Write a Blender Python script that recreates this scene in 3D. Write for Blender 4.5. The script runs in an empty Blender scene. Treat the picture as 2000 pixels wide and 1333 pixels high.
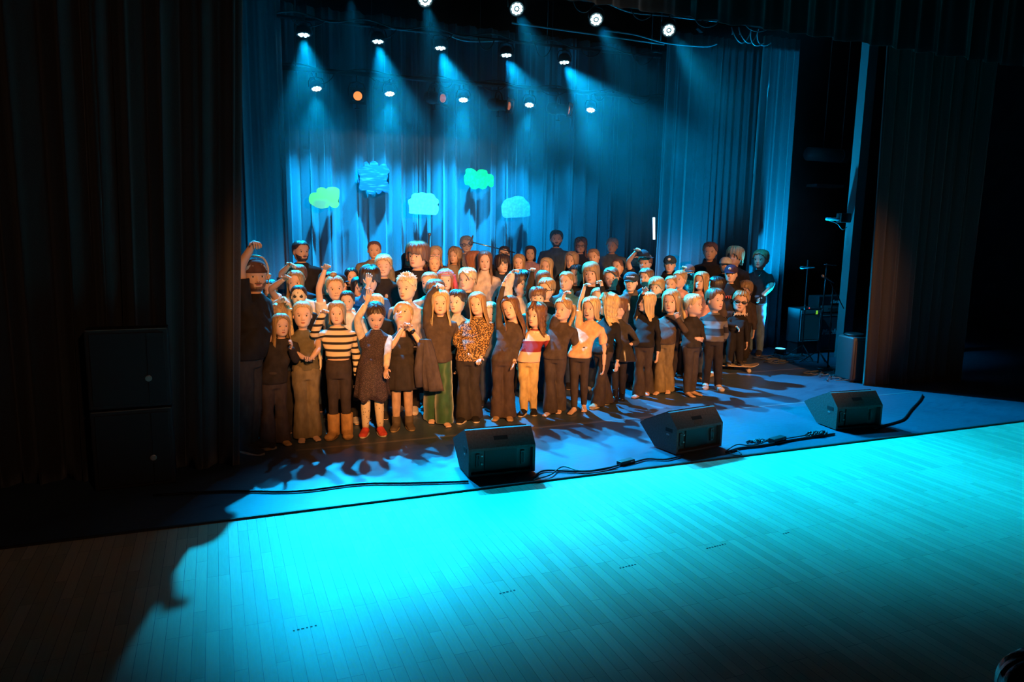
import bpy, bmesh, math, random
import numpy as np
from mathutils import Vector, Matrix

random.seed(7)
RNG = np.random.RandomState(11)
C = bpy.context.scene.collection
SC = bpy.context.scene

# ------------------------------------------------------------------ camera
FPX, PITCH, ROLL, YAW, CAMH = 1421.27, math.radians(9.011), math.radians(1.059), math.radians(22.181), 2.05
_cy, _sy = math.cos(YAW), math.sin(YAW)
_fwd = np.array([_sy*math.cos(PITCH), _cy*math.cos(PITCH), -math.sin(PITCH)])
_rt = np.array([_cy, -_sy, 0.0]); _up = np.cross(_rt, _fwd)
CR = _rt*math.cos(ROLL) + _up*math.sin(ROLL)
CU = _up*math.cos(ROLL) - _rt*math.sin(ROLL)
CF = _fwd; CO = np.array([0, 0, CAMH])
cd = bpy.data.cameras.new('camera'); cam = bpy.data.objects.new('camera', cd); C.objects.link(cam)
cd.sensor_width = 36; cd.lens = FPX/2000*36; cd.clip_start = 0.05; cd.clip_end = 100
cam.matrix_world = Matrix(((CR[0], CU[0], -CF[0], 0), (CR[1], CU[1], -CF[1], 0), (CR[2], CU[2], -CF[2], CAMH), (0, 0, 0, 1)))
SC.camera = cam

def ray(x, y): return CF + CR*((x-1000)/FPX) - CU*((y-666.5)/FPX)
def ground(x, y, z=0.0):
    v = ray(x, y); return CO + v*((z-CAMH)/v[2])
def at_y(x, y, Y):
    v = ray(x, y); return CO + v*(Y/v[1])
def at_d(x, y, d): return CO + ray(x, y)*d
def depth(p): return float((np.asarray(p)-CO) @ CF)

# ------------------------------------------------------------------ world, exposure
w = bpy.data.worlds.new('world'); SC.world = w; w.use_nodes = True
w.node_tree.nodes['Background'].inputs[0].default_value = (0.02, 0.05, 0.12, 1)
w.node_tree.nodes['Background'].inputs[1].default_value = 0.025
SC.view_settings.view_transform = 'Standard'; SC.view_settings.look = 'None'
SC.view_settings.exposure = 0.0; SC.view_settings.gamma = 1.0
SC.cycles.use_denoising = True
SC.cycles.max_bounces = 4; SC.cycles.diffuse_bounces = 2; SC.cycles.glossy_bounces = 2
SC.cycles.transmission_bounces = 4; SC.cycles.transparent_max_bounces = 6; SC.cycles.volume_bounces = 0
SC.cycles.caustics_reflective = False; SC.cycles.caustics_refractive = False
SC.cycles.sample_clamp_indirect = 3.0
SC.cycles.volume_step_rate = 2.0
SC.cycles.volume_max_steps = 64

# ------------------------------------------------------------------ stage lights (positions are the lamps hung above the stage)
CYAN = (0.0, 0.47, 1.0)
CYAN2 = (0.0, 0.50, 1.0)
def spot(name, loc, target, energy, angle, color, blend=0.5, radius=0.06):
    l = bpy.data.lights.new(name, 'SPOT'); l.energy = energy; l.color = color
    l.spot_size = math.radians(angle); l.spot_blend = blend; l.shadow_soft_size = radius
    o = bpy.data.objects.new(name, l); C.objects.link(o); o.location = loc
    d = Vector(target) - Vector(loc)
    o.rotation_euler = d.to_track_quat('-Z', 'Y').to_euler()
    return o
# front row of lamps, aimed down the stage; middle row straight down; rear row over the backdrop
ROW1 = [at_y(x, y, 9.0) for x, y in [(685, -12), (830, -2), (1009, 16), (1164, 37), (1306, 58)]]
ROW2 = [at_y(x, y, 10.5) for x, y in [(593, 65), (738, 78), (860, 91), (989, 105), (1102, 119)]]
ROW3 = [at_y(x, y, 12.1) for x, y in [(618, 171), (761, 181), (905, 193), (1034, 203), (1154, 213)]]
AIM1 = [(p[0]+dx, 9.0-dy, 0) for p, (dx, dy) in zip(ROW1, [(-0.5, 3.9), (-0.3, 4.05), (0.2, 4.0), (0.6, 3.9), (1.2, 3.75)])]
for i, (p, a, e) in enumerate(zip(ROW1, AIM1, (360, 560, 700, 680, 640))):
    d = Vector(a)-Vector(p); d.normalize()
    spot('front_par_light', Vector(p)+d*0.14, a, e, (30, 30, 36, 40, 44)[i], CYAN2, 1.0, 0.05)
for i, (p, e) in enumerate(zip(ROW2, (4900, 5500, 5700, 6000, 6200))):
    spot('middle_par_light', (p[0], p[1]-0.04, p[2]-0.10), (p[0]+(-.1, -.1, .2, .6, 1.4)[i], 6.5, 0.3), e, (36, 34, 36, 40, 48)[i], CYAN, 0.7, 0.05)
for i, (p, e) in enumerate(zip(ROW3, (1500, 2200, 2200, 1350, 350))):
    spot('rear_par_light', (p[0], p[1]-0.02, p[2]-0.10), (p[0], p[1]+1.1, 0), e, 80, CYAN, 1.0, 0.06)
UPL = [((8.62, 9.35, 0.14), (8.60, 9.85, 4.5), 2400), ((0.62, 10.15, 0.14), (0.60, 10.7, 4.0), 420), ((7.60, 10.4, 0.14), (7.75, 11.2, 3.5), 900)]
for p, a, e in UPL:
    spot('uplight', p, a, e, 70, CYAN, 0.9, 0.05)
# warm front-of-house profile lamps above the audience
WARM = (1.0, 0.40, 0.115)
for x_, ax, az, e in [(0.2, 1.55, 0.9, 3500), (0.6, 2.1, 0.85, 5200), (1.8, 3.1, 0.85, 5200), (3.2, 4.4, 0.85, 5000), (4.6, 5.8, 0.85, 4800), (6.2, 7.2, 0.9, 4200)]:
    spot('front_of_house_light', (x_, -3.6, 4.7), (ax, 8.0, az), e*1.02, 16.5, WARM, 0.7, 0.10)
spot('front_of_house_light', (2.0, -3.6, 4.7), (-1.0, 6.4, 1.8), 190, 36, (1.0, 0.52, 0.28), 1.0, 0.2)
spot('front_of_house_light', (5.0, -3.6, 4.7), (8.6, 6.8, 1.6), 120, 24, (1.0, 0.52, 0.28), 1.0, 0.2)
spot('front_par_light', Vector(ROW1[4])+Vector((.12, .02, -.12)), (9.7, 9.2, 0.5), 900, 34, CYAN, 1.0, 0.05)  # extra blue spot added to brighten the amplifiers, not a lamp of its own
spot('front_of_house_light', (2.0, -3.6, 4.7), (3.9, 6.4, 0.3), 420, 15, WARM, 1.0, 0.10)
spot('cloud_light', (3.4, -3.6, 5.2), (3.3, 12.5, 2.55), 1900, 17, (1.0, 0.75, 0.55), 0.8, 0.1)  # added spot that brings red into the paper clouds

# ------------------------------------------------------------------ materials
_mats = {}
def mat(name, col, rough=0.7, metal=0.0, emit=None, estr=0.0, spec=0.5, sheen=0.0):
    if name in _mats: return _mats[name]
    m = bpy.data.materials.new(name); m.use_nodes = True; _mats[name] = m
    b = m.node_tree.nodes['Principled BSDF']
    b.inputs['Base Color'].default_value = (*col, 1); b.inputs['Roughness'].default_value = rough
    b.inputs['Metallic'].default_value = metal; b.inputs['Specular IOR Level'].default_value = spec
    if sheen: b.inputs['Sheen Weight'].default_value = sheen
    if emit is not None:
        b.inputs['Emission Color'].default_value = (*emit, 1); b.inputs['Emission Strength'].default_value = estr
    return m
def N(m, t, **kw):
    n = m.node_tree.nodes.new(t)
    for k, v in kw.items(): setattr(n, k, v)
    return n
def L(m, a, b): m.node_tree.links.new(a, b)
def noise_mix(m, c1, c2, scale=(1, 1, 1), nscale=5.0, detail=3.0, lo=0.35, hi=0.65, bump=0.0, coord='Object', distort=0.0):
    b = m.node_tree.nodes['Principled BSDF']
    tc = N(m, 'ShaderNodeTexCoord'); mp = N(m, 'ShaderNodeMapping'); mp.inputs['Scale'].default_value = scale
    L(m, tc.outputs[coord], mp.inputs[0])
    nz = N(m, 'ShaderNodeTexNoise'); nz.inputs['Scale'].default_value = nscale; nz.inputs['Detail'].default_value = detail
    nz.inputs['Distortion'].default_value = distort
    L(m, mp.outputs[0], nz.inputs['Vector'])
    cr = N(m, 'ShaderNodeValToRGB'); cr.color_ramp.elements[0].position = lo; cr.color_ramp.elements[1].position = hi
    cr.color_ramp.elements[0].color = (*c1, 1); cr.color_ramp.elements[1].color = (*c2, 1)
    L(m, nz.outputs['Fac'], cr.inputs[0]); L(m, cr.outputs[0], b.inputs['Base Color'])
    if bump:
        bp = N(m, 'ShaderNodeBump'); bp.inputs['Strength'].default_value = bump; bp.inputs['Distance'].default_value = 0.01
        L(m, nz.outputs['Fac'], bp.inputs['Height']); L(m, bp.outputs[0], b.inputs['Normal'])
    return m

M_black = mat('black_plastic', (0.012, 0.012, 0.013), 0.5)
M_metal = mat('dark_metal', (0.03, 0.03, 0.035), 0.35, 0.6)
M_chrome = mat('chrome', (0.6, 0.6, 0.62), 0.2, 1.0)
M_rubber = mat('cable_rubber', (0.012, 0.012, 0.014), 0.45)

# ------------------------------------------------------------------ mesh helpers
def mesh_obj(name, verts, faces, m, parent=None, smooth=True, mats=None, fm=None, loc=None):
    me = bpy.data.meshes.new(name)
    me.from_pydata([tuple(map(float, v)) for v in verts], [], faces)
    for mm in (mats or [m]): me.materials.append(mm)
    if fm is not None: me.polygons.foreach_set('material_index', np.asarray(fm, dtype=np.int32))
    if smooth: me.polygons.foreach_set('use_smooth', np.ones(len(me.polygons), dtype=bool))
    me.validate(); me.update()
    o = bpy.data.objects.new(name, me); C.objects.link(o)
    if parent is not None: o.parent = parent
    if loc is not None: o.location = loc
    return o
def tag(o, label=None, cat=None, group=None, kind=None):
    if label: o['label'] = label
    if cat: o['category'] = cat
    if group: o['group'] = group
    if kind: o['kind'] = kind
    return o
def empty(name, loc, rz=0.0, label=None, cat=None, group=None):
    o = bpy.data.objects.new(name, None); C.objects.link(o); o.location = tuple(map(float, loc)); o.rotation_euler = (0, 0, rz)
    o.empty_display_size = 0.1
    return tag(o, label, cat, group)

class MB:
    """collects primitive shapes into one mesh"""
    def __init__(s): s.v = []; s.f = []; s.n = 0
    def add(s, v, f):
        v = np.asarray(v, float); s.v.append(v); s.f += [tuple(int(i)+s.n for i in q) for q in f]; s.n += len(v)
    def box(s, a, b, bev=0.0):
        (x0, y0, z0), (x1, y1, z1) = a, b
        if bev <= 0:
            s.add([(x0, y0, z0), (x1, y0, z0), (x1, y1, z0), (x0, y1, z0), (x0, y0, z1), (x1, y0, z1), (x1, y1, z1), (x0, y1, z1)],
                  [(0, 3, 2, 1), (4, 5, 6, 7), (0, 1, 5, 4), (1, 2, 6, 5), (2, 3, 7, 6), (3, 0, 4, 7)])
            return
        bm = bmesh.new(); bmesh.ops.create_cube(bm, size=1.0)
        for v in bm.verts: v.co = Vector(((x0+x1)/2+v.co.x*(x1-x0), (y0+y1)/2+v.co.y*(y1-y0), (z0+z1)/2+v.co.z*(z1-z0)))
        bmesh.ops.bevel(bm, geom=list(bm.edges), offset=bev, segments=2, affect='EDGES', profile=0.6)
        s.bm(bm)
    def bm(s, bm, mtx=None):
        bm.verts.ensure_lookup_table(); bm.verts.index_update()
        v = [((mtx @ x.co) if mtx else x.co)[:] for x in bm.verts]
        s.add(v, [[q.index for q in f.verts] for f in bm.faces]); bm.free()
    def prism(s, poly, axis_a, axis_b, axis_c, c0, c1, org=(0, 0, 0)):
        """extrude a 2d polygon (a,b) along c"""
        A, B, Cc, O = map(lambda t: np.array(t, float), (axis_a, axis_b, axis_c, org))
        n = len(poly)
        v = [O+A*p[0]+B*p[1]+Cc*c0 for p in poly] + [O+A*p[0]+B*p[1]+Cc*c1 for p in poly]
        f = [tuple(range(n))[::-1], tuple(range(n, 2*n))] + [(i, (i+1) % n, (i+1) % n+n, i+n) for i in range(n)]
        s.add(v, f)
    def tube(s, pts, r, seg=8, cap=True):
        v, f = tube_geo(pts, r, seg, cap); s.add(v, f)
    def lathe(s, prof, seg=20, org=(0, 0, 0), axis=(0, 0, 1)):
        """prof: list of (r, h) along axis"""
        ax = Vector(axis).normalized(); q = Vector((0, 0, 1)).rotation_difference(ax)
        v = []
        for r, h in prof:
            for k in range(seg):
                a = 2*math.pi*k/seg; p = q @ Vector((r*math.cos(a), r*math.sin(a), h)); v.append((p.x+org[0], p.y+org[1], p.z+org[2]))
        f = []
        for i in range(len(prof)-1):
            for k in range(seg):
                k2 = (k+1) % seg; f.append((i*seg+k, i*seg+k2, (i+1)*seg+k2, (i+1)*seg+k))
        f.append(tuple(range(seg))[::-1]); f.append(tuple(range((len(prof)-1)*seg, len(prof)*seg)))
        s.add(v, f)
    def build(s, name, m, parent=None, smooth=False, loc=None):
        return mesh_obj(name, np.vstack(s.v), s.f, m, parent, smooth, loc=loc)

def frames(P):
    P = np.asarray(P, float); n = len(P)
    T = np.zeros_like(P); T[1:-1] = P[2:]-P[:-2]; T[0] = P[1]-P[0]; T[-1] = P[-1]-P[-2]
    T /= np.maximum(np.linalg.norm(T, axis=1, keepdims=True), 1e-9)
    a = np.array([0, 0, 1.0]) if abs(T[0][2]) < 0.9 else np.array([1.0, 0, 0])
    A = np.zeros_like(P); u = a - T[0]*(a@T[0]); u /= np.linalg.norm(u); A[0] = u
    for i in range(1, n):
        u = A[i-1]-T[i]*(A[i-1]@T[i]); l = np.linalg.norm(u); A[i] = u/l if l > 1e-6 else A[i-1]
    B = np.cross(T, A)
    return T, A, B
def ring_faces(nr, seg, cap=True, base=0):
    f = []
    for i in range(nr-1):
        for k in range(seg):
            k2 = (k+1) % seg; f.append((base+i*seg+k, base+i*seg+k2, base+(i+1)*seg+k2, base+(i+1)*seg+k))
    if cap: f += [tuple(base+k for k in range(seg))[::-1], tuple(base+(nr-1)*seg+k for k in range(seg))]
    return f
def tube_geo(pts, r, seg=8, cap=True):
    P = np.asarray(pts, float); R = np.broadcast_to(np.asarray(r, float), (len(P),))
    T, A, B = frames(P)
    an = np.linspace(0, 2*math.pi, seg, endpoint=False)
    v = (P[:, None] + R[:, None, None]*(A[:, None]*np.cos(an)[None, :, None] + B[:, None]*np.sin(an)[None, :, None])).reshape(-1, 3)
    return v, ring_faces(len(P), seg, cap)
def ell(c, r, nu=10, nv=7, M=None):
    v = []; f = []
    for i in range(1, nv):
        p = math.pi*i/nv
        for k in range(nu):
            a = 2*math.pi*k/nu; v.append((r[0]*math.sin(p)*math.cos(a), r[1]*math.sin(p)*math.sin(a), r[2]*math.cos(p)))
    v.append((0, 0, r[2])); v.append((0, 0, -r[2])); t = len(v)-2; b_ = t+1
    for i in range(nv-2):
        for k in range(nu):
            k2 = (k+1) % nu; f.append((i*nu+k, (i+1)*nu+k, (i+1)*nu+k2, i*nu+k2))
    for k in range(nu):
        f.append((t, k, (k+1) % nu)); f.append((b_, (nv-2)*nu+(k+1) % nu, (nv-2)*nu+k))
    v = np.array(v)
    if M is not None: v = v @ np.asarray(M).T
    return v+np.array(c), f

def unit(v): v = np.asarray(v, float); return v/max(np.linalg.norm(v), 1e-9)
def merge(parts):
    vs = []; fs = []; n = 0
    for v, f in parts:
        vs.append(v); fs += [tuple(int(i)+n for i in q) for q in f]; n += len(v)
    return np.vstack(vs), fs

def rings_loft(R):
    seg = len(R[0]); return np.vstack(R), ring_faces(len(R), seg, True)

def smooth_path(pts, n=6):
    """catmull-rom"""
    P = np.asarray(pts, float); Q = np.vstack([2*P[0]-P[1], P, 2*P[-1]-P[-2]]); out = []
    for i in range(1, len(Q)-2):
        for t in np.linspace(0, 1, n, endpoint=False):
            a, b, c, d = Q[i-1], Q[i], Q[i+1], Q[i+2]
            out.append(0.5*((2*b)+(c-a)*t+(2*a-5*b+4*c-d)*t*t+(3*b-a-3*c+d)*t**3))
    out.append(P[-1]); return np.array(out)
def text_geo(s, size, M, depth_=0.004, shear=0.0, bold=0.0):
    """a text as (verts, faces), lying in the xy plane of matrix M"""
    cu = bpy.data.curves.new('t', 'FONT'); cu.body = s; cu.size = size; cu.extrude = depth_; cu.align_x = 'CENTER'; cu.align_y = 'CENTER'
    cu.shear = shear; cu.offset = bold; cu.resolution_u = 3
    o = bpy.data.objects.new('t', cu); C.objects.link(o)
    me = bpy.data.meshes.new_from_object(o)
    v = np.array([(M @ x.co)[:] for x in me.vertices]); f = [tuple(p.vertices) for p in me.polygons]
    bpy.data.objects.remove(o); bpy.data.curves.remove(cu); bpy.data.meshes.remove(me)
    return v, f

# ------------------------------------------------------------------ the room
EDGE_Y = 5.17
def vinyl():
    m = mat('stage_vinyl', (0.05, 0.055, 0.07), 0.35)
    b = m.node_tree.nodes['Principled BSDF']
    tc = N(m, 'ShaderNodeTexCoord'); mp = N(m, 'ShaderNodeMapping'); mp.inputs['Scale'].default_value = (2.5, 14, 1); mp.inputs['Rotation'].default_value = (0, 0, 0.3)
    L(m, tc.outputs['Object'], mp.inputs[0])
    n1 = N(m, 'ShaderNodeTexNoise'); n1.inputs['Scale'].default_value = 3; n1.inputs['Detail'].default_value = 6
    L(m, mp.outputs[0], n1.inputs['Vector'])
    n2 = N(m, 'ShaderNodeTexNoise'); n2.inputs['Scale'].default_value = 1.3; n2.inputs['Detail'].default_value = 3
    L(m, tc.outputs['Object'], n2.inputs['Vector'])
    mx = N(m, 'ShaderNodeMath', operation='ADD'); L(m, n1.outputs['Fac'], mx.inputs[0]); L(m, n2.outputs['Fac'], mx.inputs[1])
    cr = N(m, 'ShaderNodeValToRGB'); cr.color_ramp.elements[0].position = 0.7; cr.color_ramp.elements[1].position = 1.35
    cr.color_ramp.elements[0].color = (0.042, 0.064, 0.098, 1); cr.color_ramp.elements[1].color = (0.066, 0.105, 0.15, 1)
    L(m, mx.outputs[0], cr.inputs[0]); L(m, cr.outputs[0], b.inputs['Base Color'])
    r = N(m, 'ShaderNodeMapRange'); r.inputs['From Min'].default_value = 0.7; r.inputs['From Max'].default_value = 1.3
    r.inputs['To Min'].default_value = 0.28; r.inputs['To Max'].default_value = 0.5
    L(m, mx.outputs[0], r.inputs['Value']); L(m, r.outputs[0], b.inputs['Roughness'])
    return m
def wood():
    m = mat('ash_plank_floor', (0.6, 0.5, 0.3), 0.45)
    b = m.node_tree.nodes['Principled BSDF']
    tc = N(m, 'ShaderNodeTexCoord'); mp = N(m, 'ShaderNodeMapping'); mp.inputs['Rotation'].default_value = (0, 0, math.radians(90))
    L(m, tc.outputs['Object'], mp.inputs[0])
    br = N(m, 'ShaderNodeTexBrick'); br.offset = 0.37; br.offset_frequency = 3; br.squash = 1.0
    br.inputs['Scale'].default_value = 1.0; br.inputs['Brick Width'].default_value = 0.62; br.inputs['Row Height'].default_value = 0.062
    br.inputs['Mortar Size'].default_value = 0.0011; br.inputs['Mortar Smooth'].default_value = 0.2; br.inputs['Bias'].default_value = -0.1
    br.inputs['Color1'].default_value = (0.78, 0.66, 0.44, 1); br.inputs['Color2'].default_value = (0.56, 0.50, 0.32, 1)
    br.inputs['Mortar'].default_value = (0.10, 0.09, 0.07, 1)
    L(m, mp.outputs[0], br.inputs['Vector'])
    mg = N(m, 'ShaderNodeMapping'); mg.inputs['Scale'].default_value = (26, 1.6, 1); L(m, tc.outputs['Object'], mg.inputs[0])
    # each plank shifts its own grain
    ad = N(m, 'ShaderNodeVectorMath', operation='MULTIPLY_ADD'); ad.inputs[1].default_value = (9, 17, 5)
    L(m, br.outputs['Color'], ad.inputs[0]); L(m, mg.outputs[0], ad.inputs[2])
    gn = N(m, 'ShaderNodeTexNoise'); gn.inputs['Scale'].default_value = 3.2; gn.inputs['Detail'].default_value = 4; gn.inputs['Distortion'].default_value = 1.6
    L(m, ad.outputs[0], gn.inputs['Vector'])
    g2 = N(m, 'ShaderNodeMapRange'); g2.inputs['To Min'].default_value = 0.84; g2.inputs['To Max'].default_value = 1.14
    L(m, gn.outputs['Fac'], g2.inputs['Value'])
    sc = N(m, 'ShaderNodeVectorMath', operation='SCALE'); L(m, br.outputs['Color'], sc.inputs[0]); L(m, g2.outputs[0], sc.inputs['Scale'])
    L(m, sc.outputs[0], b.inputs['Base Color'])
    bp = N(m, 'ShaderNodeBump'); bp.inputs['Strength'].default_value = 0.12; bp.inputs['Distance'].default_value = 0.003
    L(m, gn.outputs['Fac'], bp.inputs['Height']); L(m, bp.outputs[0], b.inputs['Normal'])
    return m
def slab(name, x0, x1, y0, y1, z0, z1, m):
    b = MB(); b.box((x0, y0, z0), (x1, y1, z1)); o = b.build(name, m); return tag(o, kind='structure')
M_blackwall = mat('black_wall', (0.02, 0.02, 0.022), 0.9)
noise_mix(M_blackwall, (0.014, 0.014, 0.016), (0.026, 0.026, 0.028), nscale=3)
slab('floor', -6, 16, -6, EDGE_Y, -0.12, -0.012, wood())
slab('floor_stage', -6, 16, EDGE_Y, 16, -0.12, 0.0, vinyl())
slab('trim_stage_edge', -6, 16, EDGE_Y-0.006, EDGE_Y+0.012, -0.02, 0.002, mat('edge_tape', (0.03, 0.03, 0.035), 0.5))
bb = MB()
for y_ in (6.62, 8.35, 10.1):
    bb.box((0.6, y_-0.02, 0.0), (9.0, y_+0.02, 0.0015))
tag(bb.build('trim_vinyl_seam', mat('seam_tape', (0.16, 0.17, 0.2), 0.35)), kind='structure')
slab('wall_back', -6, 16, 15.6, 15.9, 0, 7, M_blackwall)
slab('wall_left', -6.2, -6, -6, 15.6, 0, 7, M_blackwall)
slab('wall_right', 16, 16.2, -6, 15.6, 0, 7, M_blackwall)
slab('wall_audience', -6, 16, -6.2, -6, 0, 7, M_blackwall)
slab('ceiling', -6, 16, -6, 16, 7.0, 7.2, M_blackwall)
# proscenium: black header cloth above the opening, and brown wood side panel far right
slab('wall_proscenium_left', -6, -1.9, 6.2, 6.4, 0, 7, M_blackwall)
slab('wall_proscenium_right', 11.6, 16, 6.6, 6.8, 0, 7, M_blackwall)

def cloth_mat(name, c, rough=0.95):
    m = mat(name, c, rough, spec=0.2, sheen=0.3)
    noise_mix(m, tuple(x*0.75 for x in c), tuple(x*1.2 for x in c), (60, 60, 25), 6, 2, bump=0.25)
    return m
M_back = cloth_mat('backdrop_velvet', (0.075, 0.16, 0.20))
M_legc = cloth_mat('leg_curtain_velvet', (0.075, 0.09, 0.11))
M_house = cloth_mat('house_curtain_velvet', (0.040, 0.034, 0.031))
M_border = cloth_mat('border_velvet', (0.003, 0.003, 0.0035))

def curtain(name, x0, x1, y, z0, z1, m, wl=0.22, amp=0.06, dx_per=0.011, seed=1, flare=0.0, dy=0.0, lean=(0, 0), label=None, group=None, pts=None, back=None, sharp=1.0):
    r = np.random.RandomState(seed)
    n = max(20, int(abs(x1-x0)/dx_per)); s = np.linspace(0, 1, n); L_ = abs(x1-x0)
    # fold phase: irregular pleats
    nk = max(3, int(L_/wl)+2); widths = r.uniform(0.55, 1.5, nk); cum = np.concatenate([[0], np.cumsum(widths)]); cum = cum/cum[-1]
    ph = np.interp(s, cum, np.arange(nk+1)); amps = np.interp(s, cum, r.uniform(0.45, 1.25, nk+1))
    ph2 = ph*2.7+r.uniform(0, 6)
    zs = np.linspace(0, 1, 26)
    V = []
    for t in zs:      # t: 0 bottom, 1 top
        wob = 0.25*np.sin(ph*0.9+t*2.2+seed)*(1-t)
        prof = np.sin(2*math.pi*(ph+0.10*wob)); prof = np.sign(prof)*np.abs(prof)**(0.7)
        d = amp*amps*(0.65+0.35*(1-t))*prof + 0.25*amp*np.sin(2*math.pi*ph2+t*1.5)*(0.5+0.5*amps)
        x = x0+(x1-x0)*s + 0.25*amp*np.sin(4*math.pi*ph)*amps*(1-t*0.5)
        xc = (x0+x1)/2; x = xc+(x-xc)*(1+flare*(1-t)**2)
        x = x + t*(lean[0]*(1-s)+lean[1]*s)
        V.append(np.stack([x, y+dy*s+d, np.full(n, z0+(z1-z0)*t)], 1))
    V = np.concatenate(V); th = 0.012
    V2 = V + np.array([0, th, 0])
    F = []; nz = len(zs); M_ = n*nz
    for i in range(nz-1):
        for k in range(n-1):
            a = i*n+k; F.append((a, a+1, a+1+n, a+n)); F.append((M_+a, M_+a+n, M_+a+1+n, M_+a+1))
    for i in range(nz-1):
        for k in (0, n-1):
            a = i*n+k; q = (a, a+n, M_+a+n, M_+a); F.append(q if k == 0 else q[::-1])
    for k in range(n-1):
        F.append((k, M_+k, M_+k+1, k+1)); a = (nz-1)*n+k; F.append((a, a+1, M_+a+1, M_+a))
    o = mesh_obj(name, V, F, m) if False else mesh_obj(name, np.vstack([V, V2]), F, m)
    return tag(o, label, 'curtain', group)

curtain('stage_curtain', 0.55, 9.6, 13.2, 0.0, 5.6, M_back, 0.36, 0.13, seed=3, label='wide blue-lit backdrop curtain hanging behind the crowd and the paper clouds')
curtain('stage_curtain', -0.6, 0.93, 10.6, 0.0, 5.4, M_legc, 0.26, 0.07, seed=5, flare=0.05, label='blue-lit side curtain between the left house curtain and the backdrop')
curtain('stage_curtain', 7.35, 9.35, 11.2, 0.0, 5.4, M_legc, 0.22, 0.07, seed=8, flare=0.03, label='blue-lit side curtain behind the boys in caps, right of the backdrop')
curtain('stage_curtain', 8.48, 9.2, 10.08, 0.0, 5.2, M_legc, 0.20, 0.07, seed=12, flare=0.10, label='side curtain lit from below by the floor lamp at its foot')
curtain('stage_curtain', -1.7, 0.115, 6.40, 0.0, 4.95, M_house, 0.27, 0.075, seed=9, flare=0.0, lean=(0, .22), label='brown-black house curtain on the left that half hides the bearded man')
curtain('stage_curtain', 8.06, 9.7, 7.12, 0.0, 4.95, M_house, 0.24, 0.06, seed=21, dy=-0.15, lean=(-.17, 0), label='brown-black house curtain right of the guitar amplifiers')
# header border across the top of the opening
curtain('stage_border', -2.0, 11.4, 6.72, 4.22, 6.9, M_border, 0.4, 0.05, dx_per=0.03, seed=31, label='black border cloth across the top of the stage opening')
slab('wall_hall_right_panel', 9.62, 9.9, 5.9, 6.2, 1.6, 5.0, mat('brown_panel', (0.10, 0.055, 0.035), 0.8))

# theatre haze hanging under the lamps
def haze():
    m = bpy.data.materials.new('theatre_haze'); m.use_nodes = True; nt = m.node_tree
    for n in list(nt.nodes): nt.nodes.remove(n)
    out = nt.nodes.new('ShaderNodeOutputMaterial'); vs = nt.nodes.new('ShaderNodeVolumeScatter'); nt.links.new(vs.outputs[0], out.inputs['Volume'])
    vs.inputs['Color'].default_value = (0.9, 0.95, 1, 1); vs.inputs['Anisotropy'].default_value = 0.0
    tc = nt.nodes.new('ShaderNodeTexCoord'); sp = nt.nodes.new('ShaderNodeSeparateXYZ'); nt.links.new(tc.outputs['Object'], sp.inputs[0])
    mr = nt.nodes.new('ShaderNodeMapRange'); mr.inputs['From Min'].default_value = 1.5; mr.inputs['From Max'].default_value = 4.3
    mr.inputs['To Min'].default_value = 0.0; mr.inputs['To Max'].default_value = 0.020; nt.links.new(sp.outputs['Z'], mr.inputs['Value'])
    nz = nt.nodes.new('ShaderNodeTexNoise'); nz.inputs['Scale'].default_value = 1.1; nz.inputs['Detail'].default_value = 3; nt.links.new(tc.outputs['Object'], nz.inputs['Vector'])
    m2 = nt.nodes.new('ShaderNodeMapRange'); m2.inputs['From Min'].default_value = .35; m2.inputs['From Max'].default_value = .65; m2.inputs['To Min'].default_value = .35; m2.inputs['To Max'].default_value = 1.6; nt.links.new(nz.outputs['Fac'], m2.inputs['Value'])
    mu = nt.nodes.new('ShaderNodeMath'); mu.operation = 'MULTIPLY'; nt.links.new(mr.outputs[0], mu.inputs[0]); nt.links.new(m2.outputs[0], mu.inputs[1])
    nt.links.new(mu.outputs[0], vs.inputs['Density'])
    b = MB(); b.box((0.4, 7.3, 1.5), (7.6, 13.0, 4.8)); o = b.build('stage_haze', m)
    tag(o, 'thin blue-lit stage haze hanging under the ceiling lamps', 'haze', kind='stuff')
haze()

# ================================================================== lamps, bars and clouds
M_led = mat('led_lens', (0.8, 0.95, 1.0), 0.3, emit=(0.55, 0.93, 1.0), estr=6)
M_can = mat('lamp_black', (0.02, 0.02, 0.024), 0.5)
def bar(name, a, b, r, label, wires=True, seed=1):
    a = np.array(a); b = np.array(b); root = empty(name, a, 0, label, 'lighting bar')
    m = MB(); m.tube([a-a, b-a], r, 12); m.build('pipe', M_metal, root, True)
    rr = np.random.RandomState(seed)
    n = 7
    for t in (.04, .35, .66, .97):
        c_ = (b-a)*t; m = MB(); m.tube([c_, (c_[0], c_[1], 6.995-a[2])], .006, 6); m.build('suspension_cable', M_metal, root, True)
    m = MB()
    P = [(b-a)*t+np.array([0, -.03, .03+.04*math.sin(t*40)]) for t in np.linspace(0, 1, 60)]
    m.tube(P, .012, 6); m.build('power_cable', M_rubber, root, True)
    for k in range(n):
        t = (k+.4+.3*rr.rand())/n; c = (b-a)*t; w_ = .12+.14*rr.rand(); d_ = .08+.12*rr.rand()
        m = MB(); m.tube(smooth_path([c+np.array([-w_, -.03, 0]), c+np.array([-w_*.6, -.04, -d_*.8]), c+np.array([0, -.04, -d_]), c+np.array([w_*.6, -.04, -d_*.6]), c+np.array([w_, -.03, .01])], 5), .008, 6)
        m.build('cable_loop', M_rubber, root, True)
    return root
bar('lighting_bar', at_y(540, 131, 12.1)+np.array([0, 0, .0]), at_y(1300, 194, 12.1), .038, 'rear lighting bar carrying both the blue lamps and the four profile spotlights', seed=4)
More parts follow.
